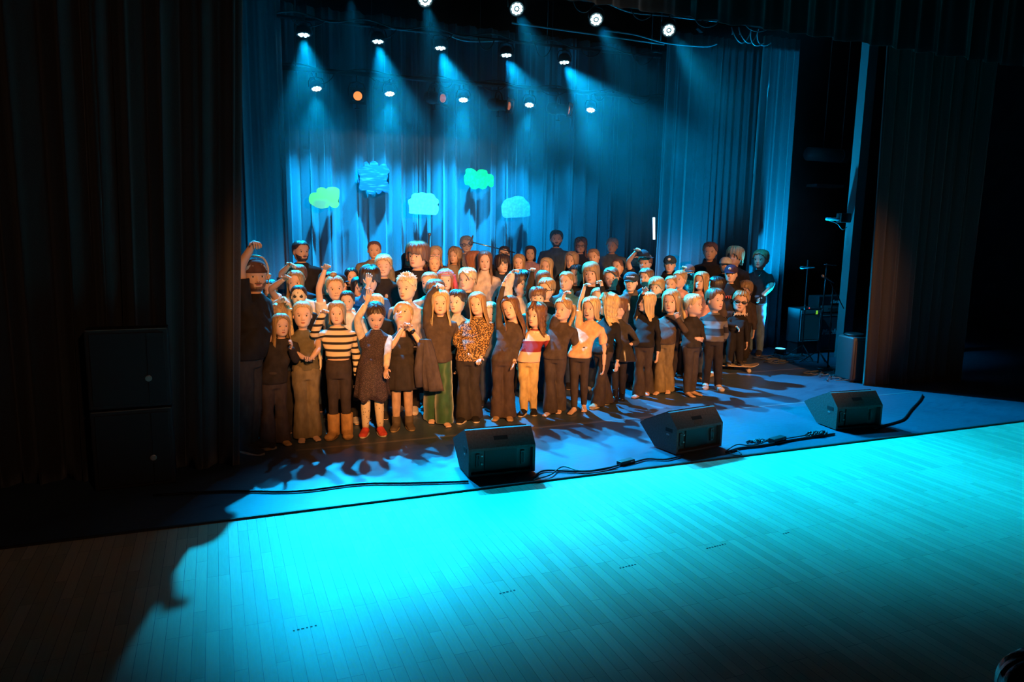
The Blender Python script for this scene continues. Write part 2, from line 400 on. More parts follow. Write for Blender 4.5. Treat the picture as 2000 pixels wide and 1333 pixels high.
bar('lighting_bar', at_y(540, 31, 10.5)+np.array([0, 0, .0]), at_y(1290, 112, 10.5), .022, 'middle lighting bar just above the five edge-on blue lamps', seed=5)
bar('lighting_bar', np.array([1.3, 9.0, 4.99]), np.array([7.7, 9.0, 4.97]), .022, 'front lighting bar above the lamps whose round faces look at the camera', seed=6)

def par_lamp(name, p, aim, ztop, label, group, nled=9):
    """LED wash lamp: round body, yoke, clamp, cooling ring and a cluster of lenses on its face"""
    p = Vector(p); root = empty(name, p, 0, label, 'stage lamp', group)
    d = (Vector(aim)-p).normalized(); q = Vector((0, 0, -1)).rotation_difference(d)
    def T(v): return [(q @ Vector(x))[:] for x in v]
    m = MB(); m.lathe([(.055, .10), (.085, .07), (.098, .03), (.10, 0), (.098, -.025), (.088, -.028), (.088, -.018)], 24); m.v = [np.array(T(v)) for v in m.v]; m.build('housing', M_can, root, True)
    lo = [(0, 0)]+[(.034*math.cos(a), .034*math.sin(a)) for a in np.linspace(0, 2*math.pi, 4, endpoint=False)][:0]+[(.054*math.cos(a), .054*math.sin(a)) for a in np.linspace(0, 2*math.pi, nled-1, endpoint=False)]
    for (a, b_) in lo:
        v, f = ell((a, b_, -.024), (.0195, .0195, .010), 12, 6); o = mesh_obj('led_lens', np.array(T(v)), f, M_led, root)
    m = MB(); h = ztop-p.z
    m.tube([(-.115, 0, 0), (-.118, 0, .08), (-.09, 0, .14), (0, 0, .155), (.09, 0, .14), (.118, 0, .08), (.115, 0, 0)], .008, 8); m.build('yoke', M_metal, root, True)
    m = MB(); m.tube([(0, 0, .15), (0, 0, max(.17, h))], .012, 8); m.box((-.02, -.03, max(.15, h-.035)), (.02, .03, max(.16, h+.03)), .004); m.build('clamp', M_metal, root)
    return root
pos = ['first', 'second', 'third', 'fourth', 'last']
for i, p in enumerate(ROW3):
    lb = ['lit blue lamp on the rear bar nearest the left side curtain', 'lit blue lamp between the first two profile spotlights on the rear bar', 'lit blue lamp between the second and third profile spotlights', 'lit blue lamp between the third and fourth profile spotlights', 'lit blue lamp beyond the fourth profile spotlight at the bar end'][i]
    tb = at_y(0, 0, 12.1)*0; zt = np.interp(p[0], [1.15, 8.0], [4.37, 4.45])
    par_lamp('stage_lamp', p, (p[0]-.1*(i-1), p[1]-.35, p[2]-1), zt, lb, 'blue lamps on the rear bar')
for i, p in enumerate(ROW2):
    lb = ['edge-on blue lamp at the top left, nearest the side curtain', 'edge-on blue lamp above the second rear lamp', 'edge-on blue lamp above the third profile gap, middle of its bar', 'edge-on blue lamp fourth along the middle bar', 'edge-on blue lamp at the right end of the middle bar'][i]
    par_lamp('stage_lamp', p, (p[0], p[1]-.12, p[2]-1), 4.72, lb, 'blue lamps on the middle bar', 7)
for i, p in enumerate(ROW1):
    if i == 0: continue
    lb = ['', 'blue lamp cut off by the top edge of the photo, left of the round-faced lamps', 'large round-faced blue lamp nearest the middle of the stage', 'round-faced blue lamp between two others on the front bar', 'round-faced blue lamp at the right end of the front bar'][i]
    a = Vector((CO[0], CO[1], CO[2]))-Vector(p); a.normalize(); a = Vector(p)+a*1.0+Vector((.15, 0, -.35))
    par_lamp('stage_lamp', p, a, 4.97, lb, 'blue lamps on the front bar', 10)

M_amber = mat('amber_lens', (0.55, 0.22, 0.08), 0.08, emit=(1.0, 0.22, 0.06), estr=0.35, spec=0.8)  # these lamps are off; lens emission stands in for reflected front light
def profile_spot(px, yaw, label, glow, pitch=8):
    p = at_y(px[0], px[1], 12.05); root = empty('profile_spotlight', p, 0, label, 'profile spotlight', 'profile spotlights on the rear bar')
    ty = math.radians(yaw); tcam = unit(np.array([-p[0], -p[1], 0])); irr = np.array([-tcam[1], tcam[0], 0])
    if irr @ CR < 0: irr = -irr
    D = unit(tcam*math.cos(ty)+irr*math.sin(ty)-np.array([0, 0, math.tan(math.radians(pitch))]))
    m = MB(); m.lathe([(.06, -.20), (.095, -.17), (.105, -.10), (.105, -.02), (.085, .0), (.085, .12), (.092, .13), (.092, .20), (.075, .20)], 22, axis=tuple(D)); m.build('lamp_body', M_can, root, True)
    m = MB(); m.lathe([(.078, .185), (.074, .198), (.05, .206), (.001, .210)], 22, axis=tuple(D)); m.build('lens', M_amber if not glow else mat('amber_lens_reflection', (0.9, 0.4, 0.15), 0.2, emit=(1.0, 0.28, 0.05), estr=1.2), root, True)
    S = unit(np.cross(D, [0, 0, 1])); U = np.cross(S, D)
    m = MB(); o_ = D*.215; w_ = .125
    for a, b in (((-w_, -w_), (w_, -w_+.04)), ((-w_, w_-.04), (w_, w_)), ((-w_, -w_), (-w_+.04, w_)), ((w_-.04, -w_), (w_, w_))):
        m.prism([(a[0], a[1]), (b[0], a[1]), (b[0], b[1]), (a[0], b[1])], S, U, D, 0, .012, o_)
    m.build('colour_frame', M_black, root)
    m = MB(); z = .235
    m.tube([S*-.125, S*-.13+np.array([0, 0, .10]), S*-.10+np.array([0, 0, .19]), np.array([0, 0, .22]), S*.10+np.array([0, 0, .19]), S*.13+np.array([0, 0, .10]), S*.125], .012, 8); m.build('yoke', M_metal, root, True)
    zt = np.interp(p[0], [1.15, 8.0], [4.37, 4.45])-p[2]
    m = MB(); m.tube([(0, 0, .22), (0, 0.04, zt)], .012, 8); m.tube([(0, 0, -.10), (0, 0, -.19)], .008, 6); m.tube([(-.04, 0, -.19), (.04, 0, -.19)], .009, 6); m.tube([(0, 0, .10), (.0, 0, .16)], .008, 6); m.build('clamp', M_metal, root, True)
profile_spot((697, 188), 4, 'profile spotlight facing the camera with reflected light as a glow in its orange lens', True)
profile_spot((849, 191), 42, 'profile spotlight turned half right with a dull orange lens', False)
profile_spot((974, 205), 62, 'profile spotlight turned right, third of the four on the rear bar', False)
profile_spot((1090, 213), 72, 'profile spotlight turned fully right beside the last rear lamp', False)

# small boxes and thin wires under the roof
def wire(name, pts, r, label, m=M_rubber, cat='cable', seg=6):
    mm = MB(); mm.tube(smooth_path(pts, 6), r, seg); o = mm.build(name, m, None, True); return tag(o, label, cat)
M_wire = mat('steel_wire', (0.30, 0.32, 0.35), 0.4, 0.5)
wire('steel_rail', [at_y(1000, 45, 9.7), at_y(1150, 66, 9.7), at_y(1297, 87, 9.7)], .012, 'straight steel rail under the roof below the round-faced lamps', M_wire, 'rail')
for q_ in (1010, 1290):
    c_ = at_y(q_, 45+(q_-1000)*.1414, 9.7); wire('rail_hanger', [c_, c_+np.array([0, 0, 1.0]), np.array([c_[0], c_[1], 7.0])], .006, 'thin hanger holding the %s end of the steel rail' % ('left' if q_ < 1100 else 'right'), M_wire, 'hanger')
wire('cable', [at_y(1180, 60, 9.5), at_y(1240, 68, 9.5), at_y(1300, 84, 9.5), at_y(1375, 91, 9.5), at_y(1400, 86, 9.5)], .012, 'slack cable hanging from the end of the steel rail', M_wire)
wire('cable', [at_y(872, 67, 10.5), at_y(905, 79, 10.5), at_y(945, 81, 10.5), at_y(980, 79, 10.5)], .012, 'drooping cable along the middle bar by the third edge-on lamp', M_wire)
wire('cable', [at_y(1180, 4, 9.0), at_y(1230, 24, 9.0), at_y(1290, 30, 9.0), at_y(1340, 36, 9.0), at_y(1400, 42, 9.0)], .010, 'cable running below the front bar above the rightmost lamp', M_wire)
for i, (x_, dx) in enumerate(((1422, .0), (1436, .05))):
    c0 = at_y(x_, 66, 9.0); pts = [c0+np.array([.07*math.cos(a)*(1+.1*i)+.012*k, .03*math.sin(a*1.3), .10*math.sin(a)]) for k, a in enumerate(np.linspace(0, 12, 50))]
    wire('cable_coil', pts, .008, ['coiled cable hanging at the right end of the front bar', 'second loose cable coil touching the curtain side of the first coil'][i], M_wire, 'cable')
bx = at_y(734, 163, 12.0); m = MB(); m.box((-.02, -.02, -.08), (.05, .03, .06), .005); o = m.build('dimmer_box', M_can, None, loc=tuple(bx)); o.rotation_euler = (0, .35, 0); tag(o, 'small dark box dangling from the rear bar beside the facing spotlight', 'dimmer box')
bx = at_y(1370, 52, 9.0); m = MB(); m.tube([(0, 0, .06), (.02, 0, 4.97-bx[2])], .006, 6); m.box((-.05, -.03, -.07), (.05, .03, .07), .01); m.tube([(0, 0, .05), (.06, 0, .14)], .01, 6); o = m.build('junction_box', M_metal, None, loc=tuple(bx)); o.rotation_euler = (0, .5, 0); tag(o, 'small metal junction box left of the coiled cable under the roof', 'junction box')

# painted paper clouds hung before the backdrop
def cloud(pts, y, col, pat, label):
    q = [at_y(560+a/3.704, 280+b/3.704, y) for a, b in pts]; q = np.array(q); c0 = q.mean(0)
    n = len(q); S = smooth_path(np.vstack([q, q[:1]]), 4)[:-1]; S[:, 1] = y; n = len(S)
    v = np.vstack([S, S+np.array([0, .012, 0])])-c0; f = [tuple(range(n))[::-1], tuple(range(n, 2*n))]+[(i, (i+1) % n, (i+1) % n+n, i+n) for i in range(n)]
    root = empty('paper_cloud', c0, 0, label, 'paper cloud', 'painted paper clouds on the backdrop')
    m = mat('cloud_paint_'+pat, col, 0.8)
    if pat == 'streak': noise_mix(m, col, (0.3, 0.22, 0.34), (3, 1, 26), 1.4, 4, lo=.52, hi=.72)
    elif pat == 'patch': noise_mix(m, col, (0.95, 0.24, 0.07), (2.2, 2, 2.2), 1.6, 1, lo=.50, hi=.62)
    else: noise_mix(m, col, tuple(min(1, x*1.3+.02) for x in col), (8, 8, 8), 2.5, 4, lo=.42, hi=.68)
    bm = bmesh.new(); vs = [bm.verts.new(x) for x in v]
    for q_ in f: bm.faces.new([vs[i] for i in q_])
    bmesh.ops.triangulate(bm, faces=[x for x in bm.faces if len(x.verts) > 4])
    me = bpy.data.meshes.new('sheet'); bm.to_mesh(me); bm.free(); me.materials.append(m); o = bpy.data.objects.new('sheet', me); C.objects.link(o); o.parent = root
    top = v[:, 2].max(); mm = MB(); mm.tube([(0, .004, top-.01), (0, .004, 7.0-c0[2])], .0025, 5); mm.build('hanging_thread', M_wire, root)
cloud([(160,395),(170,370),(190,358),(215,355),(218,335),(240,320),(270,322),(285,330),(305,318),(345,317),(375,330),(382,350),(378,400),(372,420),(380,440),(368,462),(345,470),(320,460),(308,450),(298,465),(260,473),(230,470),(205,460),(180,445),(162,425)], 12.85, (0.95, 0.42, 0.04), 'patch', 'yellow-green painted paper cloud with an orange patch')
cloud([(515,205),(520,185),(540,170),(562,165),(560,140),(575,132),(592,145),(598,160),(605,140),(630,130),(655,140),(665,165),(675,158),(700,147),(722,155),(728,170),(742,190),(740,215),(725,225),(740,240),(735,265),(722,275),(735,285),(742,320),(740,350),(715,355),(690,345),(680,360),(660,366),(642,345),(632,350),(620,366),(595,365),(582,345),(580,335),(560,340),(535,338),(523,318),(528,295),(520,285),(513,265),(520,245),(530,235),(517,220)], 12.86, (0.02, 0.05, 0.20), 'streak', 'bright blue painted paper cloud with many round lobes and white streaks')
cloud([(878,430),(880,410),(898,398),(905,375),(930,360),(950,362),(965,355),(990,355),(1005,362),(1040,362),(1065,372),(1080,395),(1098,410),(1100,430),(1092,445),(1100,465),(1095,500),(1080,518),(1050,518),(900,510),(885,490),(885,460)], 12.85, (0.50, 0.33, 0.24), 'mist', 'pale blue flat-bottomed paper cloud, the lightest of the five')
cloud([(1283,240),(1295,220),(1295,195),(1310,183),(1345,185),(1368,200),(1375,208),(1390,192),(1420,190),(1448,200),(1455,222),(1480,225),(1495,240),(1497,270),(1493,310),(1475,318),(1455,305),(1440,325),(1415,333),(1390,322),(1365,333),(1335,325),(1320,305),(1295,300),(1285,275)], 12.85, (0.02, 0.55, 0.035), 'leafy', 'bright green painted paper cloud')
cloud([(1553,455),(1565,430),(1575,415),(1598,400),(1630,392),(1655,382),(1690,382),(1715,392),(1730,412),(1750,430),(1760,455),(1760,500),(1748,530),(1600,540),(1575,538),(1558,515)], 12.85, (0.32, 0.30, 0.34), 'rough', 'mid-blue mottled half-round paper cloud nearest the dark side of the backdrop')

# ================================================================== stage monitors along the edge
M_mon = mat('monitor_paint', (0.06, 0.05, 0.045), 0.75); noise_mix(M_mon, (0.05, 0.041, 0.037), (0.075, 0.062, 0.056), nscale=60, bump=.3)
M_grille = mat('speaker_grille', (0.012, 0.012, 0.013), 0.7)
M_plate = mat('amp_plate', (0.05, 0.07, 0.07), 0.45, 0.3)
def monitor(bl, br, label, k):
    a = ground(*bl); b = ground(*br); W_ = np.linalg.norm(b-a)*.0+.58; ang = math.atan2(b[1]-a[1], b[0]-a[0])
    root = empty('stage_monitor', a, ang, label, 'stage monitor', 'wedge monitors along the stage edge')
    # profile: (depth upstage, height)
    pr = [(0, .012), (0, .245), (.115, .375), (.14, .378), (.50, .205), (.51, .19), (.29, .012)]
    m = MB(); X, Y_, Z_ = (0, 1, 0), (0, 0, 1), (1, 0, 0)
    # side cheeks and shell; the back panel between them is recessed
    m.prism(pr, X, Y_, Z_, 0, .022); m.prism(pr, X, Y_, Z_, W_-.022, W_)
    m.prism([(0, .245), (.115, .375), (.14, .378), (.14, .36), (.05, .245)], X, Y_, Z_, .022, W_-.022)
    m.prism([(.14, .378), (.50, .205), (.50, .19), (.14, .36)], X, Y_, Z_, .022, W_-.022)
    m.prism([(0, .012), (.29, .012), (.29, .03), (0, .03)], X, Y_, Z_, .022, W_-.022)
    m.prism([(.29, .012), (.51, .19), (.49, .20), (.27, .03)], X, Y_, Z_, .022, W_-.022)
    m.prism([(0, .225), (.04, .225), (.04, .247), (0, .247)], X, Y_, Z_, .022, W_-.022)
    m.build('cabinet', M_mon, root)
    m = MB(); m.box((.022, .055, .03), (W_-.022, .065, .24)); m.build('back_panel', M_plate, root)
    m = MB(); m.box((.15, .040, .04), (W_-.15, .056, .215), .004); m.build('amplifier', M_black, root)
    for x_ in (.075, W_-.115):
        m = MB(); m.box((x_, .034, .07), (x_+.035, .056, .19), .005); m.tube([(x_+.017, .030, .09), (x_+.017, .018, .11), (x_+.017, .018, .155), (x_+.017, .030, .175)], .005, 8); m.build('side_handle', M_chrome if False else M_plate, root)
    for z_ in (.10, .17):
        m = MB(); m.lathe([(.009, 0), (.009, .006), (.003, .008)], 12, (.125, .040, z_), (0, -1, 0)); m.build('socket', mat('socket_metal', (0.5, 0.5, 0.48), 0.3, 0.8), root)
    # handle slot in the sloping top
    d = unit(np.array([0, .115, .13])); c_ = np.array([W_/2, .0575, .31]); nn = unit(np.array([0, -.13, .115])); m = MB()
    m.prism([(-.06, -.018), (.06, -.018), (.06, .018), (-.06, .018)], (1, 0, 0), d, nn, -.002, .0035, c_); m.build('handle_slot', mat('slot_black', (0.003, 0.003, 0.003), 0.9), root)
    # side handle pocket
    m = MB(); m.box((-.0025, .06, .20), (.001, .15, .235)); m.build('handle_pocket', mat('slot_black', (0.003, 0.003, 0.003), 0.9), root)
    m = MB(); m.box((-.003, .10, .165), (.0, .135, .180)); m.build('label_plate', mat('label_grey', (0.2, 0.2, 0.2), 0.5), root)
    g0 = np.array([0, .15, .376]); g1 = np.array([0, .49, .212]); gd = unit(g1-g0); gn = unit(np.cross([1, 0, 0], gd)); m = MB()
    m.prism([(.03, .0), (W_-.03, .0), (W_-.03, np.linalg.norm(g1-g0)), (.03, np.linalg.norm(g1-g0))], (1, 0, 0), gd, gn if gn[2] > 0 else -gn, 0.0, .008, g0); m.build('grille', M_grille, root)
    return root
monitor((915, 936), (1046, 923), 'black wedge monitor at the stage edge, the nearest and largest of three', 1)
monitor((1320, 891), (1419, 872), 'black wedge monitor at the stage edge, middle one of three', 2)
monitor((1632, 842), (1709, 836), 'black wedge monitor at the stage edge beside the long trailing cable, farthest of three', 3)

# cables along the edge
def fl(pts, z=.012, r=.010): return [ground(*p, z=z) for p in pts]
wire('cable', fl([(300, 968), (440, 960), (580, 960), (700, 946), (800, 944), (915, 941)]), .010, 'long black cable from the left house curtain to the nearest monitor')
wire('cable', fl([(1040, 935), (1062, 920), (1120, 921), (1170, 919), (1212, 908)]), .009, 'cable between the nearest monitor and the first inline adapter')
wire('cable', fl([(1042, 938), (1075, 928), (1100, 912), (1140, 921), (1205, 911)], .018), .006, 'thin looping cable beside the nearest monitor')
wire('cable', fl([(1240, 903), (1265, 897), (1300, 898), (1335, 890)]), .009, 'cable from the first inline adapter to the middle monitor')
wire('cable', fl([(1418, 884), (1445, 876), (1480, 872), (1505, 868), (1535, 862), (1580, 855), (1630, 848)]), .011, 'thick cable bundle between the middle and the farthest monitor')
wire('cable', fl([(1420, 880), (1440, 869), (1470, 871), (1500, 862), (1530, 858), (1590, 848)], .02), .006, 'thin cable winding over the thick bundle')
wire('cable', fl([(1706, 838), (1725, 832), (1750, 825), (1766, 818), (1780, 800), (1796, 783), (1802, 772)]), .011, 'cable trailing from the farthest monitor toward the right wing')
wire('cable', fl([(1425, 885), (1436, 890), (1448, 888), (1440, 880), (1430, 882)]), .005, 'small cable loop by the middle monitor')
for i, (p, sz, lb) in enumerate([((1222, 906), (.17, .06, .035), 'black inline power adapter lying between the first two monitors'), ((1518, 864), (.20, .07, .05), 'black power strip box lying between the middle and farthest monitors')]):
    g = ground(*p); root = empty('power_adapter', g, .25, lb, 'power adapter'); m = MB(); m.box((-sz[0]/2, -sz[1]/2, 0), (sz[0]/2, sz[1]/2, sz[2]), .006); m.build('case', M_black, root)
    m = MB(); m.box((.03, -sz[1]/2-.002, sz[2]*.4), (.07, -sz[1]/2+.001, sz[2]*.7)); m.build('sticker', mat('label_grey', (0.2, 0.2, 0.2), 0.5), root)
def tangle(name, ctr, rx, ry, n, r, label, seed, m=M_rubber, h=.04):
    rr = np.random.RandomState(seed); mm = MB()
    for k in range(n):
        c0 = ctr+np.array([rr.uniform(-rx, rx), rr.uniform(-ry, ry), 0]); pts = []; a0 = rr.uniform(0, 6); R = rr.uniform(.4, 1.0)*min(.25, max(.035, rx*.8))
        for t in np.linspace(0, rr.uniform(3, 9), 22):
            pts.append(c0+np.array([R*math.cos(a0+t)*(1+.2*math.sin(t*2+k)), R*.6*math.sin(a0+t), r+h*rr.rand()*.6+.004*k/n]))
        mm.tube(smooth_path(pts, 2), r, 5)
    o = mm.build(name, m, None, True); return tag(o, label, 'cables', kind='stuff')
tangle('cable_tangle', ground(1598, 853)+np.array([0, .02, 0]), .10, .03, 9, .006, 'knot of plugs and thin cables left of the farthest monitor', 3, h=.05)
tangle('cable_tangle', ground(1478, 866), .08, .03, 5, .005, 'small knot of cable right of the middle monitor', 4)
M_cab2 = mat('cable_sheen', (0.10, 0.11, 0.12), 0.3)
tangle('cable_tangle', ground(1540, 704), .45, .25, 16, .007, 'heap of cables on the floor by the uplighter and amplifiers', 5, M_cab2)
tangle('cable_tangle', ground(1640, 735), .28, .25, 16, .007, 'heap of cables on the floor beside the standing loudspeaker', 6, M_cab2)

# ================================================================== left loudspeaker stack
M_pa = mat('pa_black', (0.020, 0.019, 0.020), 0.7)
for i, (z0_, z1_, lb) in enumerate([(0.0, .615, 'large black loudspeaker cabinet on the floor, lower of the left stack'), (.63, 1.235, 'large black loudspeaker cabinet with a gold badge, upper of the left stack')]):
    root = empty('loudspeaker', (-.92, 6.05, z0_), 0.02, lb, 'loudspeaker', 'stacked loudspeakers left of the stage'); H_ = z1_-z0_
    m = MB(); m.box((0, 0, .0), (.56, .20, H_), .012); m.build('cabinet', M_pa, root)
    m = MB(); m.box((.03, -.012, .03), (.53, -.001, H_-.03), .004); m.build('grille', M_grille, root)
    m = MB(); m.box((.01, -.004, H_-.006), (.55, .004, H_+.0), .0); m.build('edge_trim', mat('trim_brown', (0.16, 0.11, 0.08), 0.5), root)
    m = MB(); m.tube([(.41, -.014, .03), (.41, -.014, H_-.03)], .003, 6); m.build('grille_seam', M_metal, root)
    m = MB(); m.lathe([(.024, 0), (.024, .005), (.020, .007), (.018, .005), (.0, .005)], 20, (.41, -.013, H_*.37), (0, -1, 0))
    m.prism([(-.010, -.010), (.0, .012), (.010, -.006), (.002, -.002)], (1, 0, 0), (0, 0, 1), (0, -1, 0), .004, .009, (.41, -.013, H_*.37)); m.build('badge', mat('badge_metal', (0.55, 0.50, 0.42), 0.35, 0.7), root)

# ================================================================== right wing: amplifiers, stands, speaker, post
def atz(p, Y): return at_y(p[0], p[1], Y)
AY = 9.45
M_amp = mat('amp_vinyl', (0.022, 0.022, 0.026), 0.6); M_pipe = mat('amp_piping', (0.55, 0.58, 0.6), 0.4); M_cloth = mat('amp_cloth', (0.10, 0.11, 0.12), 0.9); M_panel = mat('amp_panel', (0.45, 0.50, 0.48), 0.35, 0.4)
a = atz((1592, 690), AY); xa = a[0]
def amp_box(name, x0, x1, y, z0, z1, label, cat, parts, grp=None, d=.36):
    root = empty(name, (x0, y, z0), 0, label, cat, grp); W_ = x1-x0; H_ = z1-z0
    m = MB(); m.box((0, 0, 0), (W_, d, H_), .012); m.build('cabinet', M_amp, root)
    parts(root, W_, H_); return root
def piping(root, W_, H_, t=.03, y=-.004):
    m = MB(); m.tube([(t, y, t), (W_-t, y, t), (W_-t, y, H_-t), (t, y, H_-t), (t, y, t)], .006, 6); m.build('white_piping', M_pipe, root)
ztop_cab = atz((1598, 614), AY)[2]
def cabp(root, W_, H_):
    m = MB(); m.box((.03, -.006, .03), (W_-.03, .002, H_-.03)); m.build('grille_cloth', M_cloth, root); piping(root, W_, H_)
    v, f = text_geo('Marshall', .13, Matrix(((1, 0, 0, W_*.48), (0, 0, -1, -.012), (0, 1, 0, H_*.52), (0, 0, 0, 1))), .004, .25, .002); mesh_obj('logo', v, f, mat('logo_white', (0.75, 0.78, 0.8), 0.4), root, False)
amp_box('guitar_cabinet', xa, xa+.66, AY, 0.0, max(.5, ztop_cab), 'large guitar speaker cabinet with white piping and a white script logo', 'guitar cabinet', cabp)
zc = max(.5, ztop_cab)
def headp(root, W_, H_):
    m = MB(); m.box((.05, -.006, .03), (W_-.03, .002, H_*.46)); m.build('control_panel', M_panel, root)
    for k in range(9): m = MB(); m.lathe([(.011, 0), (.010, .016), (.0, .016)], 12, (.22+.035*k, -.006, H_*.27), (0, -1, 0)); m.build('knob', M_black, root)
    v, f = text_geo('Marshall', .085, Matrix(((1, 0, 0, W_*.62), (0, 0, -1, -.010), (0, 1, 0, H_*.68), (0, 0, 0, 1))), .004, .25, .002); mesh_obj('logo', v, f, mat('logo_white', (0.75, 0.78, 0.8), 0.4), root, False)
amp_box('amplifier_head', xa+.02, xa+.66, AY+.03, zc+.002, zc+.30, 'guitar amplifier head with pale control panel, on the big guitar cabinet', 'amplifier', headp, d=.25)
c0 = atz((1556, 650), AY-.1)
def comp(root, W_, H_):
    m = MB(); m.box((.03, -.006, .05), (W_-.03, .002, H_-.10)); m.build('grille_cloth', mat('combo_cloth', (0.22, 0.26, 0.24), 0.9), root); piping(root, W_, H_-.05)
    m = MB(); m.box((.03, -.008, H_-.09), (W_-.03, .0, H_-.03)); m.build('control_panel', M_panel, root)
    m = MB(); m.box((W_*.72, -.010, H_-.10), (W_*.80, -.002, H_-.04)); m.build('lit_meter', mat('meter_green', (0.3, 0.8, 0.1), 0.4, emit=(0.35, 1.0, 0.05), estr=.5), root)
    m = MB(); m.lathe([(.008, 0), (.008, .008), (.0, .010)], 10, (W_*.45, .02, H_+.0), (0, 0, 1)); m.build('pilot_light', mat('pilot_red', (0.8, 0.05, 0.03), 0.4, emit=(1, .05, .03), estr=3), root)
xc0 = atz((1560, 640), AY-.12)[0]; amp_box('guitar_combo', xc0, xa-.05, AY-.12, .20, atz((1575, 603), AY-.12)[2], 'small guitar combo with a green-lit meter on a low black stand', 'guitar amplifier', comp, d=.28)
m = MB(); m.box((xc0+.02, AY-.10, 0), (xa-.08, AY+.14, .198), .01); tag(m.build('flight_case', M_black), 'low black case under the small guitar combo', 'case')

# standing loudspeaker half behind the right curtain
g = ground(1660, 748); zt = atz((1665, 660), g[1])[2]
root = empty('loudspeaker', (g[0], g[1], 0), -.12, 'standing loudspeaker with a rounded top beside the right house curtain', 'loudspeaker')
m = MB(); m.box((0, .0, .02), (.34, .32, zt), .03); m.build('cabinet', mat('speaker_case', (0.05, 0.055, 0.06), 0.5), root, True)
m = MB(); m.box((.035, -.010, .05), (.33, .002, zt-.05), .006); m.build('grille', mat('speaker_front', (0.05, 0.035, 0.03), 0.8), root)
m = MB(); m.box((.02, .02, 0), (.30, .28, .022)); m.build('foot', M_black, root)
m = MB(); m.lathe([(.13, 0), (.14, .01), (.12, .03), (.10, .035), (.03, .03)], 24, (g[0]+.17, g[1]+.15, zt+.001)); tag(m.build('drum_pad', M_black, None, True), 'round black drum pad lying on the standing loudspeaker', 'drum pad')

def mic_stand(base, top, label, tripod=True, boom=None, mic=None, plate=False):
    b = np.array(base); root = empty('microphone_stand', (b[0], b[1], 0), 0, label, 'microphone stand'); t = np.array(top)-np.array([b[0], b[1], 0])
    m = MB(); m.tube([(0, 0, .02), (t[0], t[1], t[2])], .010, 8); m.build('pole', M_metal, root, True)
    if plate: m = MB(); m.lathe([(.15, 0), (.15, .012), (.10, .022), (.02, .03)], 28); m.build('base_plate', M_metal, root, True)
    else:
        for k in range(3):
            a = 2.1*k+.4; m = MB(); m.tube([(0, 0, .22), (.27*math.cos(a), .27*math.sin(a), .012)], .008, 6); m.build('leg', M_metal, root, True)
    m = MB(); m.lathe([(.018, 0), (.020, .05), (.016, .08)], 12, (t[0]*.5, t[1]*.5, t[2]*.5)); m.build('clutch', M_black, root, True)
    if boom is not None:
        o = np.array([b[0], b[1], 0]); m = MB(); m.tube([np.array(boom[0])-o, np.array(boom[1])-o], .007, 8); m.build('boom_arm', M_chrome if not plate else M_metal, root, True)
    if mic is not None:
        o = np.array([b[0], b[1], 0]); p0 = np.array(mic[0])-o; p1 = np.array(mic[1])-o; m = MB(); pp = [p0+(p1-p0)*s for s in (0, .08, .2, .26, .3, 1)]; m.tube(pp, [.012, .024, .024, .018, .015, .010], 12); m.build('microphone', mat('mic_body', (0.20, 0.21, 0.22), 0.3, 0.5), root, True)
    return root
b = ground(1616, 722); mic_stand(b, atz((1627, 560), b[1]), 'round-based microphone stand in the right wing with a silver microphone', boom=(atz((1622, 552), b[1]), atz((1648, 603), b[1]-.05)), mic=(atz((1605, 538), b[1]-.05), atz((1629, 553), b[1]-.05)), plate=True)
b = ground(1566, 700); mic_stand(b, atz((1578, 508), b[1]), 'tall tripod stand left of the other stands in the right wing', boom=(atz((1566, 524), b[1]), atz((1592, 523), b[1])), mic=(atz((1563, 523), b[1]-.03), atz((1590, 522), b[1]-.03)))
b = ground(1597, 712); mic_stand(b, atz((1615, 515), b[1]), 'tripod stand with a curved holder just behind the round-based stand', boom=(atz((1610, 517), b[1]), atz((1633, 519), b[1])))
b = at_y(950, 700, 9.75); b = np.array([at_y(1006, 497, 9.75)[0], 9.75, 0]); mic_stand(b, atz((1000, 491), 9.75), 'microphone stand among the back rows with a long pale boom', boom=(atz((921, 473), 9.7), atz((1006, 494), 9.75)), mic=(atz((917, 478), 9.68), atz((924, 460), 9.68)))
b = np.array([at_y(834, 510, 9.9)[0], 9.9, 0]); mic_stand(b, atz((838, 468), 9.9), 'thin upright microphone stand behind the big youth', mic=(atz((839, 455), 9.9), atz((837, 478), 9.9)))

# blue-lit steel column and things on the back wall of the wing
p0 = atz((1652, 620), 8.85); p1 = atz((1677, 480), 8.85); slab('trim_wing_column', p0[0]-.02, p0[0]+.17, 8.85, 9.0, 0, 5.2, mat('column_grey', (0.16, 0.17, 0.18), 0.7))
slab('wall_wing_back', 9.6, 16, 13.3, 13.5, 0, 6.5, M_blackwall)
a = atz((1600, 302), 12.2); m = MB(); m.tube([a+np.array([-.3, 0, 0]), a+np.array([.72, 0, .0])], .14, 24); m.tube([a+np.array([.55, 0, 0]), a+np.array([.58, 0, 0])], .15, 24); m.tube([a+np.array([.1, 0, .12]), (a[0]+.1, a[1], 6.99)], .008, 6); m.tube([a+np.array([.6, 0, .12]), (a[0]+.6, a[1], 6.99)], .008, 6); tag(m.build('air_duct', mat('duct_grey', (0.30, 0.32, 0.34), 0.4, .3), None, True), 'round grey ventilation duct high in the right wing', 'duct')
a = atz((1603, 363), 12.2); m = MB(); m.box((a[0]-.2, 12.1, a[2]-.03), (a[0]+.55, 12.4, a[2]+.03)); tag(m.build('wall_shelf', mat('duct_grey', (0.3, 0.3, 0.3), .4)), 'narrow shelf below the ventilation duct', 'shelf')
